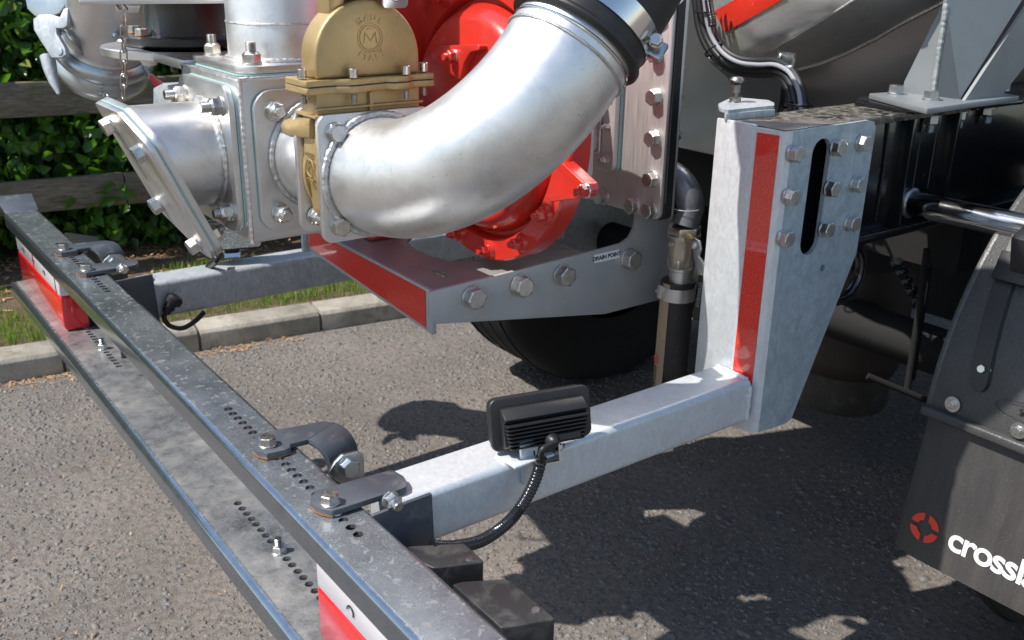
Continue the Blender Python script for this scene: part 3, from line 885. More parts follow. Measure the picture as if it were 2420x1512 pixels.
# ---------------- pump frame with DRAIN POINT label
FX = -1.300
so = [(1019, 688), (1120, 650), (1250, 632), (1408, 593), (1470, 577), (1490, 562), (1502, 535), (1506, 500), (1600, 470), (1600, 700), (1565, 708), (1430, 742), (1031, 766)]
so = [(1017, 690), (1408, 593), (1470, 576), (1489, 562), (1501, 538), (1506, 505), (1640, 480), (1640, 690), (1565, 707), (1430, 742), (1031, 766), (1018, 757)]
pf = part("pump_frame", prism([PX(x, y, FX) for x, y in so], (-.008, 0, 0)), M_GREY, tanker, "grey painted side plate of the pump frame", bevel=.001)
yr = PX(1024, 720, FX).y
zt = PX(1017, 690, FX).z
XL = -1.775
rear = prism([(FX-.001, yr-.002, zt), (XL, yr-.002, zt+.006), (XL, yr-.002, zt-.045), (FX-.001, yr-.002, zt-.078)], (0, .008, 0))
rp = part("frame_rear_plate", rear, M_GREY, tanker, "grey rear edge of the pump frame", bevel=.001)
part("reflective_tape", prism([(FX-.020, yr-.0035, zt-.004), (XL+.008, yr-.0035, zt+.001), (XL+.008, yr-.0035, zt-.037), (FX-.020, yr-.0035, zt-.070)], (0, .001, 0)), M_TAPE, rp)
part("frame_end_tab", box(XL-.012, XL-.003, yr-.012, yr+.02, zt-.05, zt+.03), M_GALVD, rp, bevel=.001)
# shelf with arc cut for the pump
PC = Vector((-1.383, .975, 1.031)); PR = .244
y1 = PX(1408, 593, FX).y
outl = [(FX-.002, yr-.001, zt), (FX-.002, y1, zt)]
n0 = 20
dz = PC.z-zt; half = math.sqrt(max(0, (PR+.006)**2-dz**2))
xl, xr = PC.x-half, PC.x+half
yc = PC.y-.012
sh = [(FX-.002, yr, zt+.001), (FX-.002, y1, zt+.001), (min(xr, FX-.012), y1, zt+.001), (min(xr, FX-.012), yc, zt+.001)]
sh = [(FX-.001, yr+.001, zt), (FX-.001, y1, zt), (XL, y1, zt), (XL, yr+.001, zt)]
def rslot(cx_, cy_):
    return [(cx_+.018*sx+.0065*math.cos(a), cy_+.0065*math.sin(a), zt) for sx, rng_ in ((1, range(-3, 4)), (-1, range(3, 10))) for a in [math.pi/6*k for k in rng_]]
M_SHELF = paint("stained_shelf_steel", (.34, .34, .335), .38, metallic=.35, dust=[(5, .48, .2, (.22, .17, .13), .6), (9, .62, .12, (.30, .16, .06), .5)])
s1 = PZ(1040, 645, zt); s2 = PZ(920, 585, zt); s3 = PZ(1325, 583, zt)
shelf = part("frame_shelf", prism(sh, (0, 0, -.006), [rslot(s1.x, s1.y), rslot(s3.x, s3.y), [PZ(x, y, zt) for x, y in ((960, 572), (985, 590), (1020, 606), (1060, 616), (1106, 617), (1150, 612), (1185, 604), (1215, 570), (1200, 530), (1000, 530))]]), M_SHELF, tanker, "grey shelf plate under the red pump")
for x, y in ((1122, 705), (1236, 677), (1337, 652), (1494, 614)):
    q = PX(x, y, FX+.012); q.x = FX
    bolt(q, (1, 0, 0), .033, pf, M_BOLTZ, 'head')
lb = [PX(x, y, FX+.0006) for x, y in ((1403, 603), (1464, 589), (1464, 609), (1404, 622))]
lab = part("drain_point_label", prism(roundpoly(lb, .003, 3), (-.0005, 0, 0)), M_LABEL, tanker, "white DRAIN POINT sticker on the grey side plate")
cenl = (lb[0]+lb[1]+lb[2]+lb[3])/4
text("DRAIN POINT", cenl+Vector((.0006, 0, 0)), (0, (lb[1]-lb[0]).y, (lb[1]-lb[0]).z), (0, 0, 1), .0112, M_PRINT, lab, .0002, align='CENTER', bold=.0003)

# ---------------- stud plate, gasket, back flange
SY = 1.25
P0 = PY(1558, 521, SY); ptop = P0.z+.62
def sx(x, y, Y=SY): return PY(x, y, Y)
bl = PY(1375, 470, SY)
spv = roundpoly([(P0.x, SY, P0.z), (P0.x, SY, ptop), (P0.x-.66, SY, ptop), (P0.x-.66, SY, P0.z)], [.012, .02, .02, .02], 4)
stud = part("tank_door_plate", prism(spv, (0, .008, 0)), M_BRUSH, tanker, "brushed stainless bolted plate on the tank end", bevel=.001)
part("gasket", prism([(x+.0035*(1 if x > -1.4 else 0)+.002*math.sin(z*60), SY+.008, z-.002) for x, _, z in [tuple(v) for v in spv]], (0, .017, 0)), M_BGASK, stud)
part("back_flange", prism([(x+.003, SY+.025, z-.003) for x, _, z in [tuple(v) for v in spv]], (0, .008, 0)), M_BRUSH, stud, bevel=.001)
for x, y in ((1543, 128), (1541, 230), (1537, 328), (1533, 425), (1530, 498), (1489, 487), (1416, 466), (1552, 22)):
    q = PY(x, y, SY-.012); q.y = SY
    bolt(q, (0, -1, 0), .0255, stud, M_BOLTZ, 'head')
for z in (1.22, 1.13, 1.075, 1.02, .955, .885, .30):
    pass
for x, y in ((1543, 128), (1541, 230), (1537, 328), (1533, 425), (1530, 498), (1552, 22)):
    q = PY(x, y, SY-.012); q.y = SY+.033; bolt(q+Vector((.0, 0, 0)), (0, 1, 0), .0255, stud, M_BOLTD, 'nut')
# small square duct on the door plate
d0 = PY(1452, 408, SY-.012); d1 = PY(1452, 225, SY-.012)
dl = -1.62
dv = roundpoly([(d0.x, SY-.018, d0.z), (d0.x, SY-.018, d0.z+.24), (dl, SY-.018, d0.z+.24), (dl, SY-.018, d0.z)], .012, 4)
du = part("duct_flange", prism(dv, (0, .012, 0)), M_BRUSH, tanker, "square stainless duct flange with teal gasket", bevel=.001)
part("gasket", prism([(v.x+.0015, SY-.006, v.z-.001) for v in dv], (0, .006, 0)), M_GASKET, du)
part("duct_wall", box(dl+.03, d0.x-.038, SY-.165, SY-.018, d0.z+.035, d0.z+.205), M_STEEL, du, bevel=.006)
part("weld", weld_path([(d0.x-.036, SY-.022, d0.z+.20), (d0.x-.036, SY-.022, d0.z+.034), (dl+.03, SY-.022, d0.z+.034)], .004, seed=8), M_WELD, du)
for dz_ in (.022, .085, .155, .215):
    bolt((d0.x-.018, SY-.018, d0.z+dz_), (0, -1, 0), .013, du, M_BOLT, 'stud')
for dx_ in (.06, .12):
    bolt((d0.x-.018-dx_, SY-.018, d0.z+.018), (0, -1, 0), .013, du, M_BOLT, 'stud')
ef0 = PY(1365, 424, 1.06)
part("end_flange", prism(roundpoly([(ef0.x, 1.06, ef0.z), (ef0.x, 1.06, ef0.z+.20), (ef0.x, 1.085, ef0.z+.20), (ef0.x, 1.085, ef0.z)], .01, 3), (.010, 0, 0)), M_BRUSH, du, bevel=.001)
part("gasket", box(ef0.x-.004, ef0.x-.0005, 1.062, 1.083, ef0.z+.004, ef0.z+.196), M_GASKET, du)

# ---------------- red vacuum pump
pump = part("vacuum_pump", lathe([(0, 0), (.200, 0), (.203, -.014), (.206, -.018), (.241, -.018), (.244, -.014), (.244, .022), (.230, .025), (.16, .027), (.15, .10), (0, .10)], frame(PC, (0, 1, 0)), 72), M_RED, tanker, "round red painted vacuum pump behind the steel elbow")
# front cover (towards the rear of the vehicle)
cov = lathe([(0, -.044), (.166, -.044), (.172, -.042), (.180, -.034), (.192, -.012), (.194, -.004), (.194, 0.002)], frame(PC, (0, 1, 0)), 72)
part("front_cover", cov, M_RED, pump, smooth=60)
def pumpface(x, y, off=0): return PY(x, y, PC.y+off)
for x, y in ((1073, 38), (1090, 568), (1165, 598), (1243, 582), (1310, 525), (1005, 470)):
    q = pumpface(x, y, -.012)
    v = q-PC; v.y = 0; v = v.normalized()*.224; q = PC+v; q.y = PC.y-.018
    part("bolt_boss", lathe([(0, -.007), (.014, -.007), (.017, 0)], frame(q, (0, 1, 0)), 20), M_RED, pump, smooth=60)
    bolt(q+Vector((0, -.007, 0)), (0, -1, 0), .018, pump, M_RED, 'nut')
def lug(pts, nut, white=True, yo=.060):
    yv = PC.y-yo
    part("pump_lug", prism(roundpoly([PY(x, y, yv) for x, y in pts], .006, 3), (0, yo-.022, 0)), M_RED, pump, bevel=.006, seg=3, smooth=50)
    q = PY(nut[0], nut[1], yv-.012); q.y = yv
    bolt(q, (0, -1, 0), .0195, pump, M_RED, 'nut', M_WASH if white else None)
lug([(1017.5, 124), (1033, 110), (1050, 107), (1131, 104), (1134, 118), (1110, 124), (1095, 150), (1086, 190), (1022, 142)], (1059, 134))
lug([(1326, 383), (1383, 436), (1387, 456), (1377, 468), (1297, 478), (1290, 464), (1318, 456), (1334, 430), (1328, 408), (1312, 396)], (1370, 453), True, .047)
lug([(975, 470), (1005, 455), (1020, 500), (985, 500)], (985, 485))
part("pump_body", lathe([(.0, -.001), (.20, -.001), (.205, .01), (.205, .20), (.0, .20)], frame(PC+Vector((-.34, .05, .06)), (0, 1, 0)), 60), M_RED, pump)
part("pump_body", lathe([(.0, 0), (.155, 0), (.165, .01), (.165, .30), (.0, .31)], frame(PC+Vector((-.16, .04, .22)), (-1, 0.1, 0.1)), 48), M_RED, pump)
part("pump_foot", box(-1.70, -1.615, .86, .93, zt+.001, zt+.07), M_RED, pump, bevel=.004)

# ---------------- steel elbow, its flange and valve
EC = Vector((-1.250, .683, .994))
sq = .0925
fl = roundpoly([(EC.x, EC.y-sq, EC.z-sq), (EC.x, EC.y-sq, EC.z+sq), (EC.x, EC.y+sq, EC.z+sq), (EC.x, EC.y+sq, EC.z-sq)], .015, 5)
el = None
uv = Vector((0, math.cos(math.radians(50)), math.sin(math.radians(50))))
RB = .223; PRD = .0842
path = [EC+Vector((.0, 0, 0)), EC+Vector((.012, 0, 0))]
S = EC+Vector((.014, 0, 0))
for i in range(29):
    a = math.pi/2*i/28
    path.append(S+Vector((1, 0, 0))*(RB*math.sin(a))+uv*(RB*(1-math.cos(a))))
end = path[-1]
path += [end+uv*.02, end+uv*.055]
g = tube(path, PRD, 64, True)
elbow = part("pipe_elbow", g, M_STEEL, tanker, "big bead blasted stainless pipe elbow curving up to the rubber hose", smooth=60)
part("square_flange", prism(fl, (-.010, 0, 0)), M_PLATE, elbow, bevel=.0012)
part("weld", weld_path(circle(EC+Vector((.004, 0, 0)), (1, 0, 0), PRD+.004, 60), .0068, True, seed=11), M_WELD, elbow)
part("weld", weld_path(circle(end+uv*.012, uv, PRD+.001, 60), .0028, True, seed=12), M_WELD, elbow)
part("end_bead", tube(circle(end+uv*.026, uv, PRD+.0005, 60), .0022, 8, True, True), M_POLISH, elbow)
for sy, sz in ((-1, 1), (-1, -1), (1, 1), (1, -1)):
    bolt((EC.x, EC.y+sy*.068, EC.z+sz*.068), (1, 0, 0), .0235, elbow, M_BOLT, 'head')

# rubber transfer hose with band clamps: pushed over the elbow, carried by it
h0 = end+uv*.036
hp = [h0, h0+uv*.10, h0+uv*.16+Vector((0, -.004, .004)), h0+Vector((.025, .135, .22)), h0+Vector((.055, .13, .36)), h0+Vector((.04, .02, .50)), h0+Vector((-.12, -.15, .58))]
hose = thing("transfer_hose", "thick black rubber hose pushed over the upper end of the steel elbow", "hose", h0)
hose_body = part("hose_wall", tube(spline(hp, 8), PRD+.0065, 48), M_RUBBER, hose)
part("hose_lip", tube(circle(h0+uv*.004, uv, PRD+.0055, 56), .0058, 10, True, True), M_RUBBER, hose)
def band(c, ax, r, w, mat, parent, name="band_clamp", lbl=None):
    return part(name, lathe([(r, -w/2), (r+.0012, -w/2), (r+.0016, 0), (r+.0012, w/2), (r, w/2)], frame(c, ax), 64), mat, parent, lbl, smooth=60)
bc = h0+uv*.042
cl = band(bc, uv, PRD+.0072, .030, M_POLISH, hose, lbl="shiny steel band clamp")
# clamp screw on the camera side
sv = Vector((1, 0, 0)).lerp(Vector((0, -.66, -.75)), .12).normalized()
sv = (Vector((.62, .15, -.55))); sv = (sv-uv*sv.dot(uv)).normalized()
sp = bc+sv*(PRD+.014)
bolt_ax = sv.cross(uv).normalized()
part("clamp_lug", box(-.006, .006, -.012, .012, -.010, .012), M_BOLT, cl, bevel=.001, M=frame(sp, sv, uv))
part("clamp_screw", tube([sp+bolt_ax*.03, sp-bolt_ax*.022], .0042, 12), M_BOLTD, cl)
bolt(sp+bolt_ax*.022, bolt_ax, .015, cl, M_BOLT, 'head')
cl2 = band(h0+uv*.14, uv, PRD+.0075, .02, M_POLISH, hose, lbl="upper steel band clamp")

# brass gate valve
VX0, VX1 = -1.322, -1.262
vy, vz = EC.y, EC.z
def vo(y, z): return Vector((VX1, vy+y, vz+z))
valve = part("gate_valve", prism(roundpoly([(VX1-.006, vy-.074, vz-.082), (VX1-.006, vy-.086, vz+.02), (VX1-.006, vy-.083, vz+.128), (VX1-.006, vy+.083, vz+.128), (VX1-.006, vy+.083, vz-.082)], .006, 3), (-(VX1-VX0-.012), 0, 0)),
             M_BRASS, tanker, "cast brass gate valve with domed bonnet between two steel flanges", bevel=.003)
part("valve_ring", lathe([(.062, 0), (.088, 0), (.090, .003), (.090, .012), (.062, .012)], frame((VX1-.012, vy, vz), (1, 0, 0)), 48), M_BRASS, valve, smooth=50)
part("valve_ring", lathe([(.062, 0), (.086, 0), (.088, .003), (.088, .012), (.062, .012)], frame((VX0-.001, vy, vz), (1, 0, 0)), 48), M_BRASS, valve, smooth=50)
zb = PX(845, 195, VX1).z    # bonnet joint
zb = 1.127
# bonnet flange: two scalloped layers
def scallop(w, off, hx):
    pts = []
    ys = [-w, -w*.72, -w*.58, -w*.40, -w*.26, w*.22, w*.34, w*.52, w*.66, w*.86, w]
    bul = [.0, .0, -.006, -.006, .0, .0, .0, -.0, -.006, -.006, .0]
    for y, bb in zip(ys, (0, -.004, -.004, .006, .006, -.002, .006, .006, -.004, -.002, .0)): pts.append((VX1+hx+bb+off, vy+y))
    for y, bb in zip(reversed(ys), (0, .002, .004, -.006, -.006, .002, -.006, -.006, .004, .002, 0)): pts.append((VX0-hx+bb-off, vy+y))
    return pts
for z0_, z1_, off in ((zb-.003, zb+.0055, 0.0), (zb-.013, zb-.004, .001)):
    part("bonnet_flange", prism([(x, y, z0_) for x, y in roundpoly([(a, b_, 0) for a, b_ in scallop(.104, off, .006)], .004, 2) for x, y in [(x, y)]] if False else [(v.x, v.y, z0_) for v in roundpoly([(a, b_, 0) for a, b_ in scallop(.104, off, .006)], .004, 2)], (0, 0, z1_-z0_)), M_BRASS, valve, bevel=.0015)
part("joint_gasket", prism([(v.x, v.y, zb-.0042) for v in roundpoly([(a, b_, 0) for a, b_ in scallop(.102, 0, .006)], .004, 2)], (0, 0, .0015)), M_HOLE, valve)
for y, x_ in ((-.097, (VX0+VX1)/2+.01), (-.033, VX1+.009), (.052, VX1+.009), (.095, VX1-.012), (-.033, VX0-.009), (.052, VX0-.009)):
    c_ = Vector((x_, vy+y, zb+.0075))
    part("cap_screw", lathe([(0, .009), (.0032, .009), (.0032, .0125), (.0058, .0125), (.0066, .0118), (.0066, 0), (0, 0)], Matrix.Translation(c_), 20), M_BOLT, valve)
    part("screw_end", lathe([(.004, 0), (.004, -.012), (0, -.012)], Matrix.Translation(c_-Vector((0, 0, .0235))), 12), M_BOLTD, valve)
# ribs on the body below the joint
part("body_rib", box(VX1-.006, VX1+.003, vy-.088, vy+.085, 1.091, 1.0945), M_BRASS, valve, bevel=.001)
part("body_rib", box(VX1-.006, VX1+.002, vy-.004, vy+.001, 1.05, 1.112), M_BRASS, valve, bevel=.001)
part("body_rib", box(VX0-.004, VX1+.004, vy-.092, vy-.050, 1.080, 1.084), M_BRASS, valve, bevel=.001)
# domed bonnet
dome = []
Rd = .0835
zc = 1.150
for i in range(25):
    a = math.pi*i/24
    dome.append((vy+.0+Rd*math.cos(a), zc+.008+(Rd*.96)*math.sin(a)))
dome = [(vy+Rd, zb+.006)]+dome+[(vy-Rd, zb+.006)]
part("bonnet", prism([(VX1-.004, y, z) for y, z in dome], (-(VX1-VX0-.012), 0, 0)), M_BRASS, valve, "flat domed brass bonnet with cast maker mark", bevel=.005, seg=3, smooth=50)
part("gland", box(VX0+.010, VX1-.012, vy-.055, vy-.030, zc+Rd*.80, zc+Rd+.06), M_BRASS, valve, bevel=.004)
gl = part("spindle_bracket", box(VX0, VX1+.002, vy-.045, vy+.055, zc+Rd+.006, zc+Rd+.020), M_ZINC, valve, bevel=.004)
part("bracket_tab", prism(roundpoly([(VX1+.003, vy+.018, zc+Rd+.03), (VX1+.003, vy+.060, zc+Rd+.03), (VX1+.003, vy+.060, zc+Rd-.008), (VX1+.003, vy+.018, zc+Rd-.008)], .008, 4), (.004, 0, 0)), M_ZINC, valve, bevel=.001)
part("tab_rivet", lathe([(0, .004), (.008, .003), (.0095, 0)], frame((VX1+.007, vy+.040, zc+Rd+.010), (1, 0, 0)), 20), M_ZINC, valve)
# cast mark on the bonnet
mk = Vector((VX1-.0035, vy+.003, 1.186))
part("cast_ring", tube(circle(mk, (1, 0, 0), .0165, 40), .0011, 6, True, True), M_BRASS, valve)
part("cast_ring", tube(circle(mk, (1, 0, 0), .0200, 40), .0008, 6, True, True), M_BRASS, valve)
def stroke(c, pts, r, parent, mat, k):
    part("cast_mark", tube([c+Vector((0, a*k, b_*k)) for a, b_ in pts], r, 6), mat, parent)
stroke(mk, [(-.62, -.45), (-.50, .45), (0, -.25), (.50, .45), (.62, -.45)], .0011, valve, M_BRASS, .0165)
stroke(mk, [(-.25, .75), (.28, .75), (-.25, -.75), (.35, -.75)], .0011, valve, M_BRASS, .0165)
def arc_text(word, c, r, a0, step, size, mat, parent, flip=False):
    for i, ch in enumerate(word):
        a = math.radians(a0+(i-(len(word)-1)/2)*step*(-1 if not flip else 1))
        rad = Vector((0, math.cos(a), math.sin(a)))
        up_ = rad if not flip else -rad
        rt = Vector((0, math.sin(a), -math.cos(a))) if not flip else Vector((0, -math.sin(a), math.cos(a)))
        cu_o = text(ch, c+rad*r, rt, up_, size, mat, parent, .0009, name="cast_letter", align='CENTER', bold=.0002)
arc_text("MADE", mk, .0275, 90, 24, .0115, M_BRASS, valve)
arc_text("ITALY", mk, .0275, 270, 20, .0115, M_BRASS, valve, True)
# the same mark, small, on the valve edge
mk2 = Vector((VX0+.030, vy-.0885, vz+.012))
part("cast_ring", tube(circle(mk2, (0, 1, 0), .0125, 30), .0010, 6, True, True), M_BRASS, valve)
part("cast_mark", tube([mk2+Vector((-.006, 0, -.006)), mk2+Vector((-.004, 0, .006)), mk2, mk2+Vector((.004, 0, .006)), mk2+Vector((.006, 0, -.006))], .0009, 6), M_BRASS, valve)
text("MADE", mk2+Vector((0, -.0005, .020)), (1, 0, 0), (0, 0, 1), .0085, M_BRASS, valve, .0008, name="cast_word", align='CENTER')
text("ITALY", mk2+Vector((0, -.0005, -.019)), (1, 0, 0), (0, 0, 1), .0085, M_BRASS, valve, .0008, name="cast_word", align='CENTER')
text("ECO", (VX0+.018, vy-.0895, 1.102), (1, 0, 0), (0, 0, 1), .0125, M_BRASS, valve, .0008, name="cast_word")
part("valve_ear", prism([PY(x, y, vy-.080) for x, y in ((750, 277), (702, 276), (688, 281), (681, 292), (682, 306), (690, 317), (702, 322), (750, 326))], (0, -.013, 0)), M_BRASS, valve, bevel=.004)

# short spool between box and valve
BX1, BX0, BY0, BY1, BZ0, BZ1 = -1.450, -1.712, .560, .812, .859, 1.117
spool = part("valve_spool", lathe([(.0842, 0), (.0842, .12)], frame((BX1, vy, vz), (1, 0, 0)), 56), M_STEEL, tanker, "short stainless pipe stub with two flanges", smooth=60)
part("square_flange", prism(roundpoly([(VX0-.002, vy-.0925, vz-.0925), (VX0-.002, vy-.0925, vz+.0925), (VX0-.002, vy+.0925, vz+.0925), (VX0-.002, vy+.0925, vz-.0925)], .015, 5), (-.010, 0, 0)), M_PLATE, spool, bevel=.001)
part("weld", weld_path(circle((BX1+.018, vy, vz), (1, 0, 0), PRD+.003, 56), .006, True, seed=14), M_WELD, spool)
for sy, sz in ((-1, 1), (-1, -1), (1, 1), (1, -1)):
    bolt((VX0-.012, vy+sy*.068, vz+sz*.068), (1, 0, 0), .0235, spool, M_BOLT, 'nut')
    if sy < 0 and sz < 0: bolt((VX0+.0, vy+sy*.070, vz+sz*.068), (1, 0, 0), .0235, spool, M_BOLT, 'stud')

# junction box
jb = part("junction_box", box(BX0, BX1, BY0, BY1, BZ0, BZ1), M_PLATE, tanker, "square welded stainless junction box joining three pipes", bevel=.004)
part("weld", weld_path([(BX1-.001, BY0+.001, BZ0), (BX1-.001, BY0+.001, BZ1)], .0042, seed=15, amp=.2), M_PLATE, jb)
part("weld", weld_path([(BX0, BY0+.002, BZ1-.001), (BX1, BY0+.002, BZ1-.001)], .0042, seed=16, amp=.2), M_PLATE, jb)
part("weld", weld_path([(BX1-.001, BY0, BZ1-.001), (BX1-.001, BY1, BZ1-.001)], .0042, seed=17, amp=.2), M_PLATE, jb)
bxm, bym, bzm = (BX0+BX1)/2, (BY0+BY1)/2, (BZ0+BZ1)/2
def fplate(c, ax, u, w, h, r, t):
    ax, u = Vector(ax), Vector(u); v = ax.cross(u); c = Vector(c)
    return prism(roundpoly([c-u*w-v*h, c+u*w-v*h, c+u*w+v*h, c-u*w+v*h], r, 6), ax*t)
# +X face plate
part("gasket", fplate((BX1, bym, bzm), (1, 0, 0), (0, 1, 0), .112, .112, .03, .0028), M_GASKET, jb)
sp_ = part("square_flange", fplate((BX1+.0035, bym, bzm), (1, 0, 0), (0, 1, 0), .1115, .1115, .03, .010), M_PLATE, jb, bevel=.001)
for sy, sz in ((-1, 1), (-1, -1), (1, 1), (1, -1)):
    bolt((BX1+.0135, bym+sy*.081, bzm+sz*.081), (1, 0, 0), .0255, jb, M_BOLT, 'nut')
# rear face plate
part("gasket", fplate((bxm, BY0, bzm), (0, -1, 0), (1, 0, 0), .115, .117, .032, .0028), M_GASKET, jb)
part("square_flange", fplate((bxm, BY0-.0035, bzm), (0, -1, 0), (1, 0, 0), .1145, .1165, .032, .010), M_PLATE, jb, bevel=.001)
for sx_, sz in ((-1, 1), (1, 1), (1, -1), (-1, -1)):
    bolt((bxm+sx_*.084, BY0-.0135, bzm+sz*.084), (0, -1, 0), .0255, jb, M_BOLT, 'stud' if sz > 0 else 'nut')
# top plate with riser pipe
part("gasket", fplate((bxm, bym, BZ1+.001), (0, 0, 1), (1, 0, 0), .119, .117, .03, .0028), M_GASKET, jb)
part("square_flange", fplate((bxm, bym, BZ1+.0045), (0, 0, 1), (1, 0, 0), .1185, .1165, .03, .011), M_PLATE, jb, bevel=.001)
zt2 = BZ1+.0155
for sx_, sy in ((-1, -1), (1, -1), (1, 1), (-1, 1)):
    bolt((bxm+sx_*.085, bym+sy*.085, zt2), (0, 0, 1), .0255, jb, M_BOLT, 'stud')
riser = part("riser_pipe", lathe([(PRD, 0), (PRD, .060), (PRD-.0005, .062), (PRD-.0005, .45)], Matrix.Translation((bxm, bym, zt2)), 56), M_STEEL, tanker, "upright stainless pipe rising from the junction box", smooth=60)
part("weld", weld_path(circle((bxm, bym, zt2+.002), (0, 0, 1), PRD+.002, 56), .005, True, seed=18), M_WELD, riser)
part("weld", weld_path(circle((bxm, bym, zt2+.058), (0, 0, 1), PRD-.001, 56), .0030, True, seed=19), M_WELD, riser)

# mitred stub with blank flange
tcen = Vector((bxm, .483, .951))
top_ = Vector((bxm, .424, 1.075)); bot_ = Vector((bxm, .528, .838))
tcen = (top_+bot_)/2
vd = (bot_-top_).normalized(); nn_ = vd.cross(Vector((1, 0, 0)))
if nn_.y > 0: nn_ = -nn_
stub_r = .0842
V, F = [], []
Ns = 56
for i in range(Ns):
    a = 2*math.pi*i/Ns
    x_, z_ = bxm+stub_r*math.cos(a), bzm+stub_r*math.sin(a)-.002
    # meet the mitre plane
    y_ = tcen.y-((z_-tcen.z)*nn_.z)/nn_.y
    V += [(x_, BY0-.012, z_), (x_, y_, z_)]
for i in range(Ns): j = (i+1) % Ns; F.append((2*i, 2*j, 2*j+1, 2*i+1))
stub = part("mitred_stub", (V, F), M_STEEL, tanker, "short mitred stainless pipe stub closed by a blank flange", smooth=60)
part("weld", weld_path(circle((bxm, BY0-.016, bzm-.002), (0, 1, 0), PRD+.003, 56), .0062, True, seed=20), M_WELD, stub)
hh = (bot_-top_).length/2
def blank(off, t):
    c = tcen+nn_*off
    u = Vector((1, 0, 0)); v = vd; w = .101; h = hh
    pts = [c-u*w*.96-v*h, c+u*w*.62-v*h, c+u*w-v*h*.72, c+u*w+v*h, c-u*w*.2+v*h, c-u*w+v*h*.55]
    pts = [c-u*w-v*h, c+u*w*.35-v*h*1.0, c+u*w-v*h*.66, c+u*w+v*h*.97, c+u*w*.5+v*h, c-u*w+v*h*.60]
    return prism(roundpoly(pts, [.012, .03, .03, .02, .02, .03], 5), nn_*t)
bf = part("blank_flange", blank(.0125, .010), M_PLATE, tanker, "angled stainless blank flange held by four bolts", bevel=.0015)
part("gasket", blank(.010, .0025), M_GASKET, bf)
part("counter_flange", blank(0, .010), M_PLATE, bf, bevel=.001)
for a, b_ in ((-.66, -.74), (.62, -.52), (-.62, .42), (.55, .82)):
    q = tcen+Vector((1, 0, 0))*(a*.0925)+vd*(b_*hh)
    bolt(q+nn_*.0225, nn_, .0245, bf, M_BOLT, 'head')
    bolt(q, -nn_, .0245, bf, M_BOLT, 'nut')

# ---------------- black cast pipe beside the riser
cc_ = Vector((-1.985, .672, 1.134))
cast = part("cast_iron_pipe", lathe([(.088, .008), (.081, .030), (.079, .06), (.083, .30), (.083, .6)], Matrix.Translation(cc_), 56), M_CAST, tanker, "rough black cast iron pipe with round flange", smooth=60)
part("round_flange", lathe([(.06, -.010), (.121, -.010), (.124, -.006), (.124, .006), (.121, .009), (.060, .010)], Matrix.Translation(cc_), 64), M_CAST, cast)
cc2 = cc_+Vector((-.02, -.045, -.030))
bp_ = part("round_base_plate", lathe([(0, -.009), (.164, -.009), (.1655, -.007), (.1655, .006), (.164, .008), (0, .008)], Matrix.Translation(cc_+Vector((0, 0, -.0195))), 72), M_PLATE, tanker, "flat round stainless plate under the cast flange")
part("plate_tab", box(cc_.x, -1.70, .56, .70, cc_.z-.0275, cc_.z-.0115), M_PLATE, bp_, bevel=.001)
for a in (-160, -118, -76, 160, 110):
    q = cc_+Vector((.104*math.cos(math.radians(a)), .102*math.sin(math.radians(a)), .009))
    bolt(q, (0, 0, 1), .022, cast, M_BOLTZ, 'head', M_RUST)
bolt(PZ(408, 133, 1.094), (0, 0, -1), .022, bp_, M_BOLTD, 'stud')
part("sight_glass", lathe([(0, -.018), (.012, -.016), (.018, -.008), (.019, 0)], Matrix.Translation(PZ(352, 134, 1.098)), 24), M_WHITE, bp_)
# grey elbow bracket and red lever behind
rl0, rl1, rl2 = PY(322, 142, .70), PY(352, 182, .70), PY(392, 218, .70)
lev = part("red_lever", prism([rl1+Vector((0, -.0, .008)), rl2+Vector((0, 0, .010)), rl2+Vector((0, 0, -.012)), rl1+Vector((0, 0, -.010))], (.0, .012, 0)), M_REDGRIP, tanker, "red dipped valve lever", bevel=.003)
part("lever_arm", prism([rl0+Vector((0, 0, .008)), rl1+Vector((0, 0, .007)), rl1+Vector((0, 0, -.008)), rl0+Vector((-.01, 0, -.008))], (0, .005, 0)), M_ZINC, lev, bevel=.001)
part("lever_hub", lathe([(0, -.012), (.020, -.012), (.022, 0), (.020, .006), (0, .006)], Matrix.Translation(rl0+Vector((0, 0, .01))), 24), M_BOLTZ, lev)
part("valve_block", prism(roundpoly([PY(362, 208, .66), PY(385, 196, .66), PY(430, 222, .66), PY(430, 270, .66), PY(362, 262, .66)], .006, 3), (0, .08, 0)), M_GALVD, tanker, "small dull grey cast block behind the junction box", bevel=.004)

# ---------------- lever coupling, top left
cq = PN(238, 40, (-2.40, .60, 1.16), (-.9, .3, 0)); cq = O+_ray(250, 88).normalized()*2.56
r_ = Vector((.593, .805, 0)); aw = Vector((-.97, .25, 0))
cax = (Vector((0, 0, -.84))+aw*.50-r_*.20).normalized()      # mouth points down
Mc = frame(cq, cax, (0, 1, 0))
coup = part("coupling_pipe", lathe([(.098, -.42), (.098, .005), (.100, .012), (.110, .026), (.116, .036)], Mc @ Matrix.Scale(.92, 4), 64), M_PLATE, tanker, "stainless pipe bend with bulged coupling mouth", smooth=60)
part("rolled_collar", lathe([(.108, .016), (.118, .024), (.125, .036), (.125, .048), (.118, .058), (.110, .062)], Mc @ Matrix.Scale(.92, 4), 72), M_ZINC, coup, smooth=60)
part("rolled_collar", lathe([(.108, .060), (.116, .072), (.122, .088), (.122, .098), (.116, .106), (.104, .108)], Mc @ Matrix.Scale(.92, 4), 72), M_ZINC, coup, smooth=60)
part("coupling_cap", lathe([(.106, .104), (.112, .110), (.108, .122), (.085, .134), (.045, .142), (0, .144)], Mc @ Matrix.Scale(.92, 4), 72), M_ZINC, coup, smooth=60)
LP0 = O+_ray(115, 90).normalized()*2.50; LN = Vector((.50, -.80, .30)).normalized()
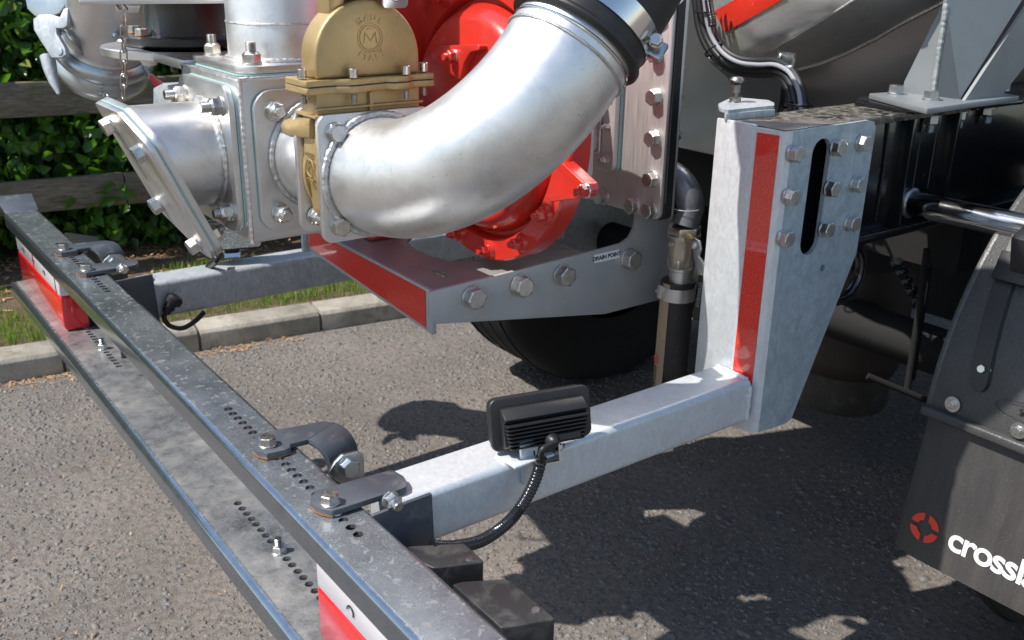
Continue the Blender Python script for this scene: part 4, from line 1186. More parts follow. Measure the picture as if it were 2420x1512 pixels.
def cpt(x, y, Y=.50): return PN(x, y, LP0-LN*(Y-.50), LN)
lv = [(78, 45), (92, 34), (118, 33), (141, 40), (150, 20), (160, 18), (158, 60), (150, 66), (132, 66), (133, 80), (152, 112), (156, 128), (146, 136), (122, 136), (98, 100), (80, 70)]
lever = part("coupling_lever", prism([cpt(x, y, .50) for x, y in lv], LN*-.013), M_GALVD, tanker, "curved zinc grey locking lever hanging on the coupling", bevel=.0012, seg=2, smooth=50)
part("lever_cheek", prism([cpt(x, y, .53) for x, y in [(60, 0), (64, 20), (82, 38), (110, 40), (140, 30), (160, 0), (160, -40), (60, -40)]], LN*-.008), M_ZINC, lever, bevel=.002)
part("lever_handle", tube([cpt(112, 132, .512), cpt(118, 160, .512), cpt(127, 192, .512), cpt(139, 222, .512)], [.0165, .0150, .0110, .004], 14), M_GALVD, lever)
part("lever_rivet", lathe([(0, .003), (.007, .002), (.0085, 0)], frame(cpt(142, 122, .499), LN), 16), M_ZINC, lever)
part("hook_bow", tube(spline([cpt(146, 64, .52), cpt(170, 92, .52), cpt(186, 116, .54), cpt(200, 130, .56)], 5), .0045, 8), M_ZINC, lever)
part("upper_plate", prism(roundpoly([PZ(180, -6, 1.215), PZ(186, 10, 1.215), PZ(255, 10, 1.215), PZ(545, 8, 1.215), PZ(545, -12, 1.215)], .003, 2), (0, 0, .010)), M_PLATE, tanker, "stainless plate edge at the top of the coupling", bevel=.001)
part("plate_lug", prism([PY(270, 14, .60), PY(330, 14, .60), PY(328, 26, .60), PY(322, 30, .60), PY(276, 28, .60)], (0, .004, 0)), M_PLATE, tanker, bevel=.001)
part("air_nipple", lathe([(.010, 0), (.010, .02), (.014, .022), (.016, .035), (.018, .037), (.018, .05)], frame(O+_ray(268, 74).normalized()*2.45, (.75, .25, -.6)), 18), M_ZINC, coup, smooth=60)

# chain
chain = thing("hanging_chain", "thin steel link chain hanging in front of the coupling", "chain", PY(290, 12, .50))
cp = [PY(278, 8, .49), PY(291, 22, .49), PY(293, 60, .49), PY(292, 120, .49), PY(293, 190, .49), PY(290, 236, .49)]
cs = spline(cp, 40)
Lc = .0235; acc = [0]
for a, b_ in zip(cs, cs[1:]): acc.append(acc[-1]+(b_-a).length)
def at_len(l):
    for i in range(1, len(acc)):
        if acc[i] >= l: return cs[i-1].lerp(cs[i], (l-acc[i-1])/(acc[i]-acc[i-1]+1e-9)), (cs[i]-cs[i-1]).normalized()
    return cs[-1], (cs[-1]-cs[-2]).normalized()
lk = []
for i in range(24):
    a = 2*math.pi*i/24
    sx_, cx_ = math.sin(a), math.cos(a)
    lk.append(Vector((.0058*cx_, 0, .0098*(1 if sx_ > 0 else -1)+.0058*sx_ if abs(sx_) > 1e-3 else 0)))
lk = [Vector((.0058*math.cos(a), 0, .0094+.0058*math.sin(a))) for a in [math.pi*i/8 for i in range(9)]]+[Vector((.0058*math.cos(a), 0, -.0094+.0058*math.sin(a))) for a in [math.pi+math.pi*i/8 for i in range(9)]]
link_me = mesh_from("chain_link", *tube(lk, .0016, 8, False, True), M_BOLT, 60)
l = 0; i = 0
while l < acc[-1]:
    P_, T_ = at_len(l)
    M = frame(P_, T_, (.6, -.8, 0)) @ Matrix.Rotation(math.pi/2*(i % 2)+.5, 4, 'Z')
    o = bpy.data.objects.new("chain_link", link_me); link(o, chain, M)
    l += .0233; i += 1
cs2 = [PY(232, 208, .60), PY(238, 218, .60), PY(250, 226, .60), PY(256, 232, .60)]
ch2 = thing("hanging_chain", "few zinc chain links dangling below the coupling cap", "chain", cs2[0])
for i in range(3):
    d_ = (cs2[i+1]-cs2[i]).normalized()
    o = bpy.data.objects.new("chain_link", link_me); link(o, ch2, frame(cs2[i]+Vector((0, 0, 0)), d_, (.6, -.8, 0)) @ Matrix.Rotation(math.pi/2*(i % 2), 4, 'Z'))

# ---------------- underrun bumper: a deep channel with drilled flanges
RX0, RX1 = -2.800, -.330
YF, YB = .410, .495          # rear lip, front web
ZT, ZL = .640, .450
def arcpts(cy, cz, r, a0, a1, n=5):
    return [(cy+r*math.cos(math.radians(a0+(a1-a0)*i/n)), cz+r*math.sin(math.radians(a0+(a1-a0)*i/n))) for i in range(n+1)]
def sweep(prof, x0, x1):
    n = len(prof)
    V = [Vector((x0, y, z)) for y, z in prof]+[Vector((x1, y, z)) for y, z in prof]
    F = [tuple(range(n)), tuple(range(n, 2*n))]+[(i, (i+1) % n, n+(i+1) % n, n+i) for i in range(n)]
    return V, F
t = .005; ro = .009
topA = arcpts(YF+ro, ZT-ro, ro, 90, 180)+[(YF, .605), (YF+t, .605)]+arcpts(YF+ro, ZT-ro, ro-t, 180, 90)
webB = arcpts(YB-ro, ZT-ro, ro, 90, 0)+arcpts(YB+.022-ro, ZL-.006+ro, ro, 0, -90)
webB_in = arcpts(YB+.022-ro, ZL-.006+ro, ro-t, -90, 0)+arcpts(YB-ro, ZT-ro, ro-t, 0, 90)
YL = .398; rb = .014
botC = arcpts(YL+rb, ZL-rb, rb, 90, 180)+[(YL, .415), (YL+t, .415)]+arcpts(YL+rb, ZL-rb, rb-t, 180, 90)
def holes(x0, n, z, y, pitch=.0191, r=.0066):
    return [circle((x0+i*pitch, y, z), (0, 0, 1), r, 14) for i in range(n)]
def flat(z0, y0, y1, hs):
    g = prism([(RX0, y0, z0), (RX1, y0, z0), (RX1, y1, z0), (RX0, y1, z0)], (0, 0, -t), hs)
    return g
up_h = holes(-1.337, 23, ZT, .4565)+holes(-2.425, 23, ZT, .4585)
lo_h = holes(-1.375, 17, ZL, .470)+holes(-2.365, 17, ZL, .473)
bumper = part("underrun_bumper", join(sweep(topA, RX0, RX1), sweep(webB+webB_in, RX0, RX1), sweep(botC, RX0, RX1)), M_BAR, tanker,
              "long black painted underrun bumper channel with rows of drilled holes", smooth=50)
part("upper_flange", flat(ZT, YF+ro, YB-ro, up_h), M_BAR, bumper)
part("lower_flange", flat(ZL, YL+rb, YB+.022-ro, lo_h), M_LEDGE, bumper)
wing = [Vector((RX0, YF+.004, ZT-.001)), Vector((RX0, YB, ZT-.001)), Vector((RX0-.085, YB+.004, ZT+.026)), Vector((RX0-.12, YF+.002, ZT+.022))]
part("end_wing", prism(wing, (0, 0, -.005)), M_GREYD, bumper, bevel=.001)
for (x, z, y) in ((-2.282, ZL, .472), (-2.395, ZL, .472), (-1.172, ZL, .468)):
    pass
for px_, py_ in ((243, 820), (184, 756), (660, 1300)):
    q = PZ(px_, py_+4, ZL); bolt((q.x, q.y, ZL), (0, 0, 1), .0185, bumper, M_BOLT, 'stud', M_WASH)

# hinge brackets: one pair at each arm
c2 = crop(960, 1660, 1700, 2560, 1243)
def P2(x, y, z): return PZ(*c2(x, y), z)
zb1 = ZT+.0115
def br_out(pts): return [P2(x, y, zb1) for x, y in pts]
flatA = br_out([(470, 575), (476, 540), (515, 503), (600, 480), (1000, 368), (1035, 370), (1100, 408), (1120, 440), (1118, 478), (1090, 492), (690, 622), (620, 642), (545, 628), (500, 605)])
flatB = br_out([(80, 185), (100, 140), (170, 112), (560, 38), (640, 48), (456, 163), (340, 190), (340, 215), (300, 232), (180, 258), (115, 240), (82, 210)])
def brackets(dx, dz, lugout=True, ny=0):
    D = Vector((dx, 0, 0))
    nm = "far" if dx else "near"
    pa = part("hinge_bracket", prism([p_+D for p_ in flatA], (0, 0, -.0085)), M_GREYD, tanker,
              ("rounded dark grey clamp plate bolted to the bumper beside the near arm" if not dx else "rounded dark grey clamp plate bolted to the bumper on the kerb side"), bevel=.0015)
    part("clamp_washer", prism([p_+D+Vector((0, 0, -.0085)) for p_ in [flatA[i] for i in (0, 1, 2, 3)]+[flatA[11], flatA[12], flatA[13]]], (0, 0, -.0015)), M_RUST, pa)
    q = P2(604, 556, zb1+.008)+D; q.z = zb1
    bolt(q, (0, 0, 1), .0205, pa, M_BOLT, 'head')
    sp0 = P2(860, 590, zb1-.03)+D
    pl_ = [( .487, .632), (.487, .560), (.50, .525), (.575, .505), (.583, .52), (.577, .644), (.565, .648), (.50, .648)]
    XP = AX1+.008+dx
    part("bracket_cheek", prism([(XP, y_, z_+dz*.4) for y_, z_ in [(.490, .640), (.490, .46), (.575, .46), (.583, .50), (.578, .642)]], (-.006, 0, 0)), M_GREYD, pa, bevel=.001)
    q = PX(*c2(1040, 595), AX1+.02)+D; q.x = XP
    bolt(q, (1, 0, 0), .020, pa, M_BOLT, 'nut')
    pb_ = part("hinge_bracket", prism([p_+D for p_ in flatB], (0, 0, -.0085)), M_GREYD, tanker,
               ("dark grey hooked hinge plate rolled down beside the near arm" if not dx else "dark grey hooked hinge plate rolled down on the kerb side"), bevel=.0015)
    part("clamp_washer", prism([p_+D+Vector((0, 0, -.0085)) for p_ in flatB[:3]+flatB[7:]], (0, 0, -.0015)), M_RUST, pb_)
    q = P2(183, 168, zb1+.008)+D; q.z = zb1
    bolt(q, (0, 0, 1), .0205, pb_, M_BOLT, 'head')
    # rolled end: axis along the bend line
    a = P2(456, 163, zb1)+D; b_ = P2(640, 48, zb1)+D
    ax = (b_-a).normalized(); ox = Vector((ax.y, -ax.x, 0)); ox = ox if ox.x > 0 else -ox
    R = .040; prof = []
    for i in range(13):
        an = math.radians(90-i*90/12); prof.append((R*math.cos(an), R*math.sin(an)))
    prof.append((R, -.045))
    Pn = prof+[(x_-(.0085 if i == len(prof)-1 else .0085*x_/R), y_-(0 if i == len(prof)-1 else .0085*max(0, y_)/R)) for i, (x_, y_) in reversed(list(enumerate(prof)))]
    V = []
    for e in (a, b_):
        c_ = e-Vector((0, 0, R))
        V += [c_+ox*x_+Vector((0, 0, y_)) for x_, y_ in Pn]
    n = len(Pn)
    F = [tuple(range(n)), tuple(range(n, 2*n))]+[(i, (i+1) % n, n+(i+1) % n, n+i) for i in range(n)]
    part("rolled_end", (V, F), M_GREYD, pb_, bevel=.001, smooth=40)
    # zinc lug with pivot bolt
    XL_ = max(a.x, b_.x)+R+.009
    def PL(x, y): p_ = PX(*c2(x, y), XL_-dx)+D; return p_
    lg = part("pivot_lug", prism([PL(600, 385), PL(640, 320), PL(690, 268), PL(790, 245), PL(825, 260), PL(835, 300), PL(838, 415), PL(700, 470), PL(640, 440)], (-.006, 0, 0)), M_ZINC, tanker,
              "small zinc plated pivot lug with hex bolt" if not dx else "small zinc pivot lug by the far hinge plate", bevel=.001)
    q = PX(*c2(745, 360), XL_+.012-dx)+D; q.x = XL_
    bolt(q, (1, 0, 0), .0235, lg, M_ZINC, 'head')
brackets(0, 0)
brackets(-1.155, -.03)
# far arm mudguard edge behind the rail
part("lamp_housing", prism([PZ(x, y, .615) for x, y in ((140, 560), (155, 548), (228, 558), (238, 568), (200, 600), (160, 600))], (0, 0, -.09)), M_PLASTIC, tanker, "black moulded back of the far tail lamp", bevel=.003)

# tail lamps standing on the lower flange
def tail_lamp(x0, x1, lbl):
    zb_ = ZL+.001; zm = .536; y0_ = .428
    prof_r = [(y0_+.004, zb_), (y0_, zb_+.01), (y0_, zm), (.485, zm), (.485, zb_)]
    prof_w = [(y0_, zm+.0005), (y0_, zm+.045), (y0_+.012, zm+.075), (.485, zm+.075), (.485, zm+.0005)]
    lamp = part("tail_lamp", box(x0+.004, x1-.004, .470, .493, zb_+.002, zm+.078), M_PLASTIC, tanker, lbl, bevel=.004)
    part("red_lens", sweep(prof_r, x0, x1), M_LENSR, lamp, bevel=.004, seg=3)
    part("clear_lens", sweep(prof_w, x0, x1), M_LENSW, lamp, bevel=.005, seg=3)
    L = x1-x0
    part("lens_divider", box(x0+L*.42, x0+L*.42+.014, y0_-.001, y0_+.03, zm+.002, zm+.06), M_LENSR, lamp, bevel=.002)
    part("lens_edge", box(x1-.030, x1-.027, y0_-.0012, y0_+.02, zm+.003, zm+.07), M_HOLE, lamp)
    for k in range(3):
        part("cable_curl", tube(circle((x0+L*(.2+.25*k), y0_-.0015, zm+.022), (0, 1, 0), .008, 14)[:9], .0010, 5), M_HOLE, lamp)
    return lamp
tail_lamp(-2.80, -2.335, "far tail lamp, clear lens above red, standing in the bumper channel")
tail_lamp(-.985, -.50, "near tail lamp, clear lens above red, in the bottom corner of the view")
c3 = crop(1600, 2100, 2300, 2560, 2301)
M_COVER = paint('dusty_black_cover', (.020, .020, .021), .45, bumps=.3, bscale=260, bdist=.0006, dust=[(26, .50, .14, (.085, .08, .075), .55), (420, .64, .06, (.20, .18, .15), .5)])
z_ = .600
t1 = [(-60, 330), (120, 275), (840, 235), (960, 330), (1100, 470), (1080, 490), (500, 560), (430, 560)]
t2 = [(690, 775), (820, 742), (1380, 702), (1470, 740), (1990, 1180), (2035, 1225), (2020, 1245), (1400, 1345), (1330, 1350)]
for tt, lbl in ((t1, "black moulded cover behind the bumper, nearer the arm"), (t2, "black moulded cover behind the bumper, in the lower corner")):
    hs_ = part("lamp_housing", prism([PZ(*c3(x, y), z_) for x, y in tt], (0, 0, -.105)), M_COVER, tanker, lbl, bevel=.005, seg=3)
    pp_ = [PZ(*c3(x, y), z_) for x, y in tt]; cn_ = sum(pp_, Vector())/len(pp_)
    rim_ = [cn_+(p_-cn_)*.80+Vector((0, 0, .0002)) for p_ in pp_]
    part("cover_screw", lathe([(0, .0022), (.0045, .0018), (.0055, 0)], Matrix.Translation(cn_+(pp_[4]-cn_)*.62), 16), M_BOLTD, hs_)

# ---------------- work lamps
def worklamp(M, parent, lbl):
    lamp = part("work_lamp", prism(roundpoly([(-.076, -.038, 0), (.076, -.038, 0), (.076, .038, 0), (-.076, .038, 0)], .012, 5), (0, 0, .010)), M_PLASTIC, parent, lbl, bevel=.003, seg=3, M=M)
    def sub(name, geo, mat, **k):
        return part(name, geo, mat, lamp, M=M, **k)
    sub("lamp_bezel", prism(roundpoly([(-.0735, -.0355, -.014), (.0735, -.0355, -.014), (.0735, .0355, -.014), (-.0735, .0355, -.014)], .012, 5), (0, 0, .014)), M_PLASTIC, bevel=.003)
    sub("lamp_glass", prism(roundpoly([(-.066, -.029, -.0155), (.066, -.029, -.0155), (.066, .029, -.0155), (-.066, .029, -.0155)], .008, 5), (0, 0, .003)), M_LAMPGLASS)
    # back body with sloping top
    prof = [(-.032, .010), (-.032, .020), (-.026, .025), (.004, .025), (.012, .034), (.025, .018), (.025, .010)]
    V = [Vector((-.062, y, z)) for y, z in prof]+[Vector((.062, y, z)) for y, z in prof]; n = len(prof)
    sub("lamp_back", (V, [tuple(range(n)), tuple(range(n, 2*n))]+[(i, (i+1) % n, n+(i+1) % n, n+i) for i in range(n)]), M_PLASTIC, bevel=.002)
    for k in range(7):
        y = .005-k*.0058
        w = .062-.001*k
        out = roundpoly([(-w, y, .022), (-w, y, .039-.0012*k), (w, y, .039-.0012*k), (w, y, .022)], .005, 3)
        sub("cooling_fin", prism(out, (0, -.0020, 0)), M_PLASTIC)
    sub("rating_plate", box(.012, .046, -.027, -.019, .0365, .0375), M_PLASTIC)
    sub("cable_gland", lathe([(0, .016), (.004, .016), (.007, .012), (.0105, .006), (.011, 0)], Matrix.Translation((.004, -.026, .032)), 24), M_PLASTIC, smooth=60)
    for sx_ in (-.019, .019):
        sub("strap", box(sx_-.0012, sx_+.0012, -.062, -.030, -.002, .022), M_POLISH)
        o = bolt(M @ Vector((sx_+(.0012 if sx_ > 0 else -.0012), -.046, .010)), (M.to_3x3() @ Vector((1 if sx_ > 0 else -1, 0, 0))), .0105, lamp, M_BOLT, 'nut')
    sub("strap", box(-.019, .019, -.0635, -.062, -.002, .022), M_POLISH)
    sub("pivot_block", box(-.015, .015, -.052, -.032, .0, .018), M_PLASTIC, bevel=.002)
    return lamp
th = math.radians(16)
wv = Vector((math.sin(th), math.cos(th), .02)).normalized()
nb = Vector((math.cos(th), -math.sin(th), .20)).normalized()
upv = nb.cross(wv).normalized()
upv = upv if upv.z > 0 else -upv
nb = wv.cross(upv)
cpos = PX(1274, 985, -.968)
M = Matrix((wv, upv, nb)).transposed().to_4x4(); M.translation = cpos
wl1 = worklamp(M, tanker, "black finned work lamp on the near bumper arm, seen from behind")
# far work lamp
cp2 = PX(548, 583, -2.15)
wv2 = Vector((-.30, -.95, 0)).normalized(); nb2 = Vector((-.95, .30, .25)).normalized(); nb2 = (nb2-wv2*nb2.dot(wv2)).normalized(); up2 = nb2.cross(wv2)
if up2.z < 0: up2 = -up2
nb2 = wv2.cross(up2)
M2_ = Matrix((wv2, up2, nb2)).transposed().to_4x4(); M2_.translation = cp2+Vector((0, 0, .03))
worklamp(M2_, tanker, "black work lamp facing out on the far bumper arm under the blank flange")

# corrugated conduits
def conduit(name, pts, r, parent=None, lbl=None, pitch=.0040, thing_=True):
    P = spline(pts, 10)
    L = 0; out = [P[0]]
    for a, b_ in zip(P, P[1:]):
        k = max(1, int((b_-a).length/(pitch/4)))
        for i in range(1, k+1): out.append(a.lerp(b_, i/k))
    rad = [r*(1.0+.075*math.sin(i*math.pi/2)) for i in range(len(out))]
    g = tube(out, rad, 14)
    me = mesh_from(name, g[0], g[1], M_CONDUIT, 60)
    o = bpy.data.objects.new(name, me); link(o, parent); return o
glp = M @ Vector((.004, -.026, .046))
o = part("lamp_lead", tube(spline([glp, PX(1282, 1062, -.915), PX(1280, 1085, -.92), PX(1277, 1100, -.925)], 6), .0042, 12), M_CABLE, tanker, "short grey black lead below the near work lamp")
cd = conduit("corrugated_conduit", [PX(1279, 1080, -.925), PX(1273, 1110, -.925), PX(1258, 1150, -.922), PX(1236, 1190, -.92), PX(1205, 1230, -.915), PX(1165, 1262, -.91), PX(1125, 1282, -.90), PX(1070, 1292, -.895), PX(1020, 1290, -.90)], .0083)
tag(cd, "black corrugated conduit curving down from the near work lamp", "conduit")
cd = conduit("corrugated_conduit", [PX(516, 596, -2.13), PX(512, 612, -2.10), PX(505, 622, -2.12), PX(480, 640, -2.19)], .007)
tag(cd, "short black conduit beside the far work lamp on the arm", "conduit")
# connector on the far arm
q0, q1 = PX(414, 706, -2.085), PX(392, 738, -2.09)
con = part("cable_connector", tube([q0, q0.lerp(q1, .3), q0.lerp(q1, .34), q0.lerp(q1, .8), q1], [.019, .018, .012, .011, .010], 20), M_CABLE, tanker, "black cable connector tied on the far arm")
part("connector_cap", lathe([(0, .006), (.014, .006), (.019, 0), (.017, -.008)], frame(q0, q0-q1), 24), M_CABLE, con)
part("cable_tie", tube(circle(q0.lerp(q1, .62), q1-q0, .0125, 20), .0018, 6, True, True), M_CONDUIT, con)
lc = part("cable_loop", tube(spline([q1, PX(388, 752, -2.09), PX(402, 770, -2.09), PX(432, 775, -2.09), PX(462, 758, -2.09), PX(482, 738, -2.10)], 8), .0055, 12), M_CABLE, None)
tag(lc, "black cable looping down below the far bumper arm", "cable")

# ---------------- drain valve and hose
DX, DY = -1.2225, 1.31
def dz_(y): return PY(1605, y, DY).z
def DM(z): return Matrix.Translation((DX, DY, z))
ztop = dz_(530)
RE = .055
pth = [(DX-.20, DY+.03, ztop+.10)]
c_ = Vector((DX-RE, DY, ztop+.035))
pth = [(DX-RE-.10, DY+.04, ztop+.035+RE)]+[(c_.x+RE*math.cos(a), DY+.012*(1-math.cos(math.pi/2-a)), c_.z+RE*math.sin(a)) for a in [math.pi/2*(1-i/12) for i in range(13)]]+[(DX, DY, ztop)]
dp = part("drain_bend", tube(pth, .0262, 32), paint("silver_paint", (.16, .17, .19), .38, metallic=.5), tanker, "silver painted drain bend leaving the tank end", smooth=60)
part("weld", weld_path(circle((DX, DY, ztop+.035), (0, 0, 1), .0265, 26), .0012, True, seed=30), M_GREY, dp)
dv_ = part("ball_valve", lathe([(.022, dz_(628)-ztop), (.027, dz_(618)-ztop), (.0285, dz_(600)-ztop), (.0305, dz_(592)-ztop), (.0305, dz_(560)-ztop), (.0315, dz_(558)-ztop), (.0315, dz_(549)-ztop), (.026, dz_(547)-ztop)], DM(ztop), 40), M_NICKEL, tanker, "nickel plated brass ball valve with black lever")
def hexnut(z0_, z1_, af, mat, parent, name="valve_nut"):
    V = [v+Vector((DX, DY, 0)) for v in hexpts(af, z0_)]+[v+Vector((DX, DY, 0)) for v in hexpts(af, z1_)]
    part(name, (V, [tuple(range(6)), tuple(range(6, 12))]+[(i, (i+1) % 6, 6+(i+1) % 6, 6+i) for i in range(6)]), mat, parent, bevel=.002)
hexnut(dz_(550), dz_(530), .057, M_NICKEL, dv_)
hexnut(dz_(628), dz_(604), .051, M_NICKEL, dv_)
part("hose_nipple", lathe([(.0225, dz_(668)-ztop), (.0225, dz_(636)-ztop), (.0245, dz_(634)-ztop), (.0245, dz_(627)-ztop), (.02, dz_(627)-ztop)], DM(ztop), 36), M_PLATE, dv_)
vc = PY(1608, 583, DY-.02)
text("DN40", vc+Vector((-.004, -.0085, .004)), (.72, .69, 0), (0, 0, 1), .010, M_NICKEL, dv_, .0006, name="cast_word", align='CENTER')
# lever
hb = PY(1643, 578, DY-.035)
stem_ = part("valve_stem", tube([Vector((DX, DY, hb.z-.002)), hb], .0085, 14), M_BRASS, dv_)
def HL(x, y, o=0): return PY(x, y, DY-.042+o)
part("lever_strap", prism([HL(1626, 565), HL(1640, 562), HL(1652, 570), HL(1655, 590), HL(1650, 606), HL(1662, 622), HL(1662, 652), HL(1648, 650), HL(1640, 618), HL(1636, 580)], (.002, .0035, 0)), M_ZINC, dv_, bevel=.001)
bolt(HL(1646, 579)+Vector((0, -.001, 0)), (.45, -.9, 0), .012, dv_, M_ZINC, 'nut')
grip = part("valve_lever_grip", prism([HL(1650, 645), HL(1663, 650), HL(1664, 675), HL(1652, 752), HL(1645, 758), HL(1637, 756), HL(1634, 748), HL(1640, 718), HL(1647, 690)], (.004, .008, 0)), M_PLASTIC, dv_, bevel=.002)
gu = (HL(1656, 665)-HL(1648, 725)).normalized()
text("crossland", HL(1655, 690)+Vector((-.001, -.0006, -.006)), -gu, Vector((1, .3, 0)), .0125, M_GREYPR, grip, .0002, align='CENTER')
dh = thing("drain_hose", "black drain hose with tan printed stripe hanging from the ball valve", "hose", (DX, DY, dz_(664)))
hr = .0318
hpts = []; rr_ = []
z = dz_(662); z_end = .535; k = 0
while z > z_end:
    hpts.append((DX-.004-.02*(dz_(662)-z)*.6, DY, z)); rr_.append(hr*(1+.012*math.sin(k*1.0))); z -= .0045; k += 1
last = Vector(hpts[-1])
for q_ in spline([last, PX(1607, 945, -1.23), PX(1628, 968, -1.22), PX(1672, 966, -1.21), PX(1740, 942, -1.20), PX(1800, 915, -1.20)], 14)[1:]:
    hpts.append(q_); rr_.append(hr*(1+.012*math.sin(k*1.0))); k += 1
hw = part("hose_wall", tube(hpts, rr_, 32), M_HOSE, dh)
def hp_at(z): return Vector((DX-.004-.02*(dz_(662)-z)*.6, DY, z))
V, F = [], []
zz = [dz_(664)-i*.01 for i in range(24)]
for z in zz:
    c_ = hp_at(z)
    for j in range(9):
        a = math.radians(-152+j*78/8); V.append(c_+Vector((math.cos(a), math.sin(a), 0))*(hr*1.012+.0008))
for i in range(len(zz)-1):
    for j in range(8): F.append((i*9+j, i*9+j+1, (i+1)*9+j+1, (i+1)*9+j))
stp = part("tan_stripe", (V, F), M_TAN, hw, smooth=80)
hclamp = band(hp_at(dz_(690)), (0, 0, 1), hr*1.02, .026, M_PLATE, dh, "hose_clamp", "steel clamp on the drain hose")
part("clamp_screw", tube([PY(1552, 686, DY-.03), PY(1568, 686, DY-.03)], .0045, 12), M_BOLT, hclamp)
part("clamp_lug", box(-.006, .006, -.008, .008, -.013, .013), M_PLATE, hclamp, bevel=.001, M=Matrix.Translation(PY(1565, 688, DY-.03)))
an = math.radians(-112)
tdir = Vector((math.cos(an), math.sin(an), 0))
zt_ = dz_(868)
text("crossland", hp_at(zt_)+tdir*(hr*1.012+.0016), (0, 0, -1), Vector((math.sin(an)*-1, math.cos(an), 0)) if False else Vector((-math.sin(an), math.cos(an), 0)), .024, M_PRINT, stp, .0002, align='LEFT', bold=.0004)
def roundel(c, right, upd, R, mat, parent, thick=.0006):
    right, upd = Vector(right).normalized(), Vector(upd).normalized(); nn = right.cross(upd)
    for k in range(4):
        g = math.radians(9)
        a0, a1 = k*math.pi/2+g, (k+1)*math.pi/2-g
        out = [(R*math.cos(a0+(a1-a0)*i/8), R*math.sin(a0+(a1-a0)*i/8)) for i in range(9)]
        g2 = math.radians(16)
        b0, b1 = k*math.pi/2+g2, (k+1)*math.pi/2-g2
        out += [(R*.52*math.cos(b1+(b0-b1)*i/6), R*.52*math.sin(b1+(b0-b1)*i/6)) for i in range(7)]
        part("roundel_segment", prism([Vector(c)+right*x+upd*y for x, y in out], nn*thick), mat, parent)
zr = dz_(853)
roundel(hp_at(zr)+tdir*(hr*1.012+.0012), Vector((-math.sin(an), math.cos(an), 0)), (0, 0, 1), .0095, M_REDPR, stp)
text("en", hp_at(dz_(672))+tdir*(hr*1.012+.0016), (0, 0, -1), Vector((-math.sin(an), math.cos(an), 0)), .024, M_PRINT, stp, .0002, bold=.0004, align='CENTER')

# ---------------- tank behind
cq_ = PY(1838, 215, 1.74)
pv = roundpoly([(cq_.x, 1.75, 1.95), (cq_.x, 1.75, cq_.z-.04), (cq_.x-.04, 1.75, .86), (-2.2, 1.75, .86), (-2.2, 1.75, 1.95)], [.02, .09, .08, .08, .02], 6)
# bulged panel
panel = part("tank_end_panel", prism(pv, (0, .02, 0)), M_DKTANK, tanker, "dark glossy grey panel across the lower tank end", bevel=.003)
shell = part("tank_shell", lathe([(0, 0), (.50, .01), (.74, .05), (.83, .13), (.85, .22), (.85, 4.2), (0, 4.2)], frame((-1.50, 1.80, 1.80), (0, 1, 0)), 96), M_SHELL, tanker, "large grey painted tank barrel above the chassis", smooth=60)
L1px = [(1643, -60), (1645, 0), (1650, 50), (1660, 95), (1678, 135), (1706, 158), (1763, 170), (1820, 171), (1876, 166), (1940, 150), (2000, 126), (2070, 91), (2140, 50), (2225, 7), (2290, -40), (2350, -100)]
L2px = [(1648, -60), (1651, 0), (1657, 48), (1669, 88), (1688, 118), (1712, 136), (1745, 142), (1780, 139), (1820, 120), (1862, 95), (1900, 72), (1940, 49), (1975, 27), (2020, -2), (2060, -35), (2110, -90)]
n_ = len(L1px)
L1 = [PY(x, y, 1.745) for x, y in L1px]
L2 = [PY(x, y, 1.735-.17*min(1, max(0, i-2)/10)) for i, (x, y) in enumerate(L2px)]
L1 += [L1[-1]+Vector((.04, 0, .25)), L1[-1]+Vector((-.1, 0, .5)), L1[0]+Vector((.1, 0, .55)), L1[0]+Vector((0, 0, .25))]
L2 += [L2[-1]+Vector((.03, -.02, .22)), L2[-1]+Vector((-.1, 0, .42)), L2[0]+Vector((.1, 0, .5)), L2[0]+Vector((0, 0, .22))]
m_ = len(L1)
cen = sum(L2, Vector())/m_
V = list(L1)+list(L2); F = [(i, (i+1) % m_, m_+(i+1) % m_, m_+i) for i in range(m_)]
neck = part("tank_neck", (V, F), M_TANK, tanker, "spun stainless neck and dish welded to the tank end", smooth=70)
V = []; F = []
rings = 9
fdir = Vector((.45, -.85, -.1)).normalized()
for j in range(rings+1):
    tt = j/rings
    for i in range(m_): V.append(L2[i].lerp(cen, tt)+fdir*(.075*math.sin(tt*math.pi/2)**.8))
for j in range(rings):
    for i in range(m_): F.append((j*m_+i, j*m_+(i+1) % m_, (j+1)*m_+(i+1) % m_, (j+1)*m_+i))
F.append(tuple(rings*m_+i for i in range(m_)))
dish = part("tank_dish", (V, F), M_TANK, neck, smooth=80)
part("weld", weld_path(L1[:n_], .0058, seed=33), M_WELD, neck)
part("weld", weld_path(L2[:n_], .0030, seed=34, amp=.15), M_TANK, neck)
from mathutils.bvhtree import BVHTree
bv = BVHTree.FromPolygons([Vector(v) for v in V], F)
def on_dish(x, y, off=.0012):
    r = _ray(x, y).normalized(); h, nn, _, _ = bv.ray_cast(O, r)
    if h is None: return None
    if nn.dot(r) > 0: nn = -nn
    return h+nn*off
A, B, C, D = (1691, 26), (1716, 76), (1862, -8), (1836, -58)
V2, F2 = [], []; NU, NV = 48, 18; ok = True
for i in range(NU+1):
    for j in range(NV+1):
        u, v = i/NU, j/NV
        x = (A[0]*(1-u)+D[0]*u)*(1-v)+(B[0]*(1-u)+C[0]*u)*v; y = (A[1]*(1-u)+D[1]*u)*(1-v)+(B[1]*(1-u)+C[1]*u)*v
        q = on_dish(x, y, .003)
        if q is None: ok = False; q = V2[-1] if V2 else cen
        V2.append(q)
for i in range(NU):
    for j in range(NV): F2.append((i*(NV+1)+j, i*(NV+1)+j+1, (i+1)*(NV+1)+j+1, (i+1)*(NV+1)+j))
part("reflective_tape", (V2, F2), M_TAPE, neck, smooth=80)

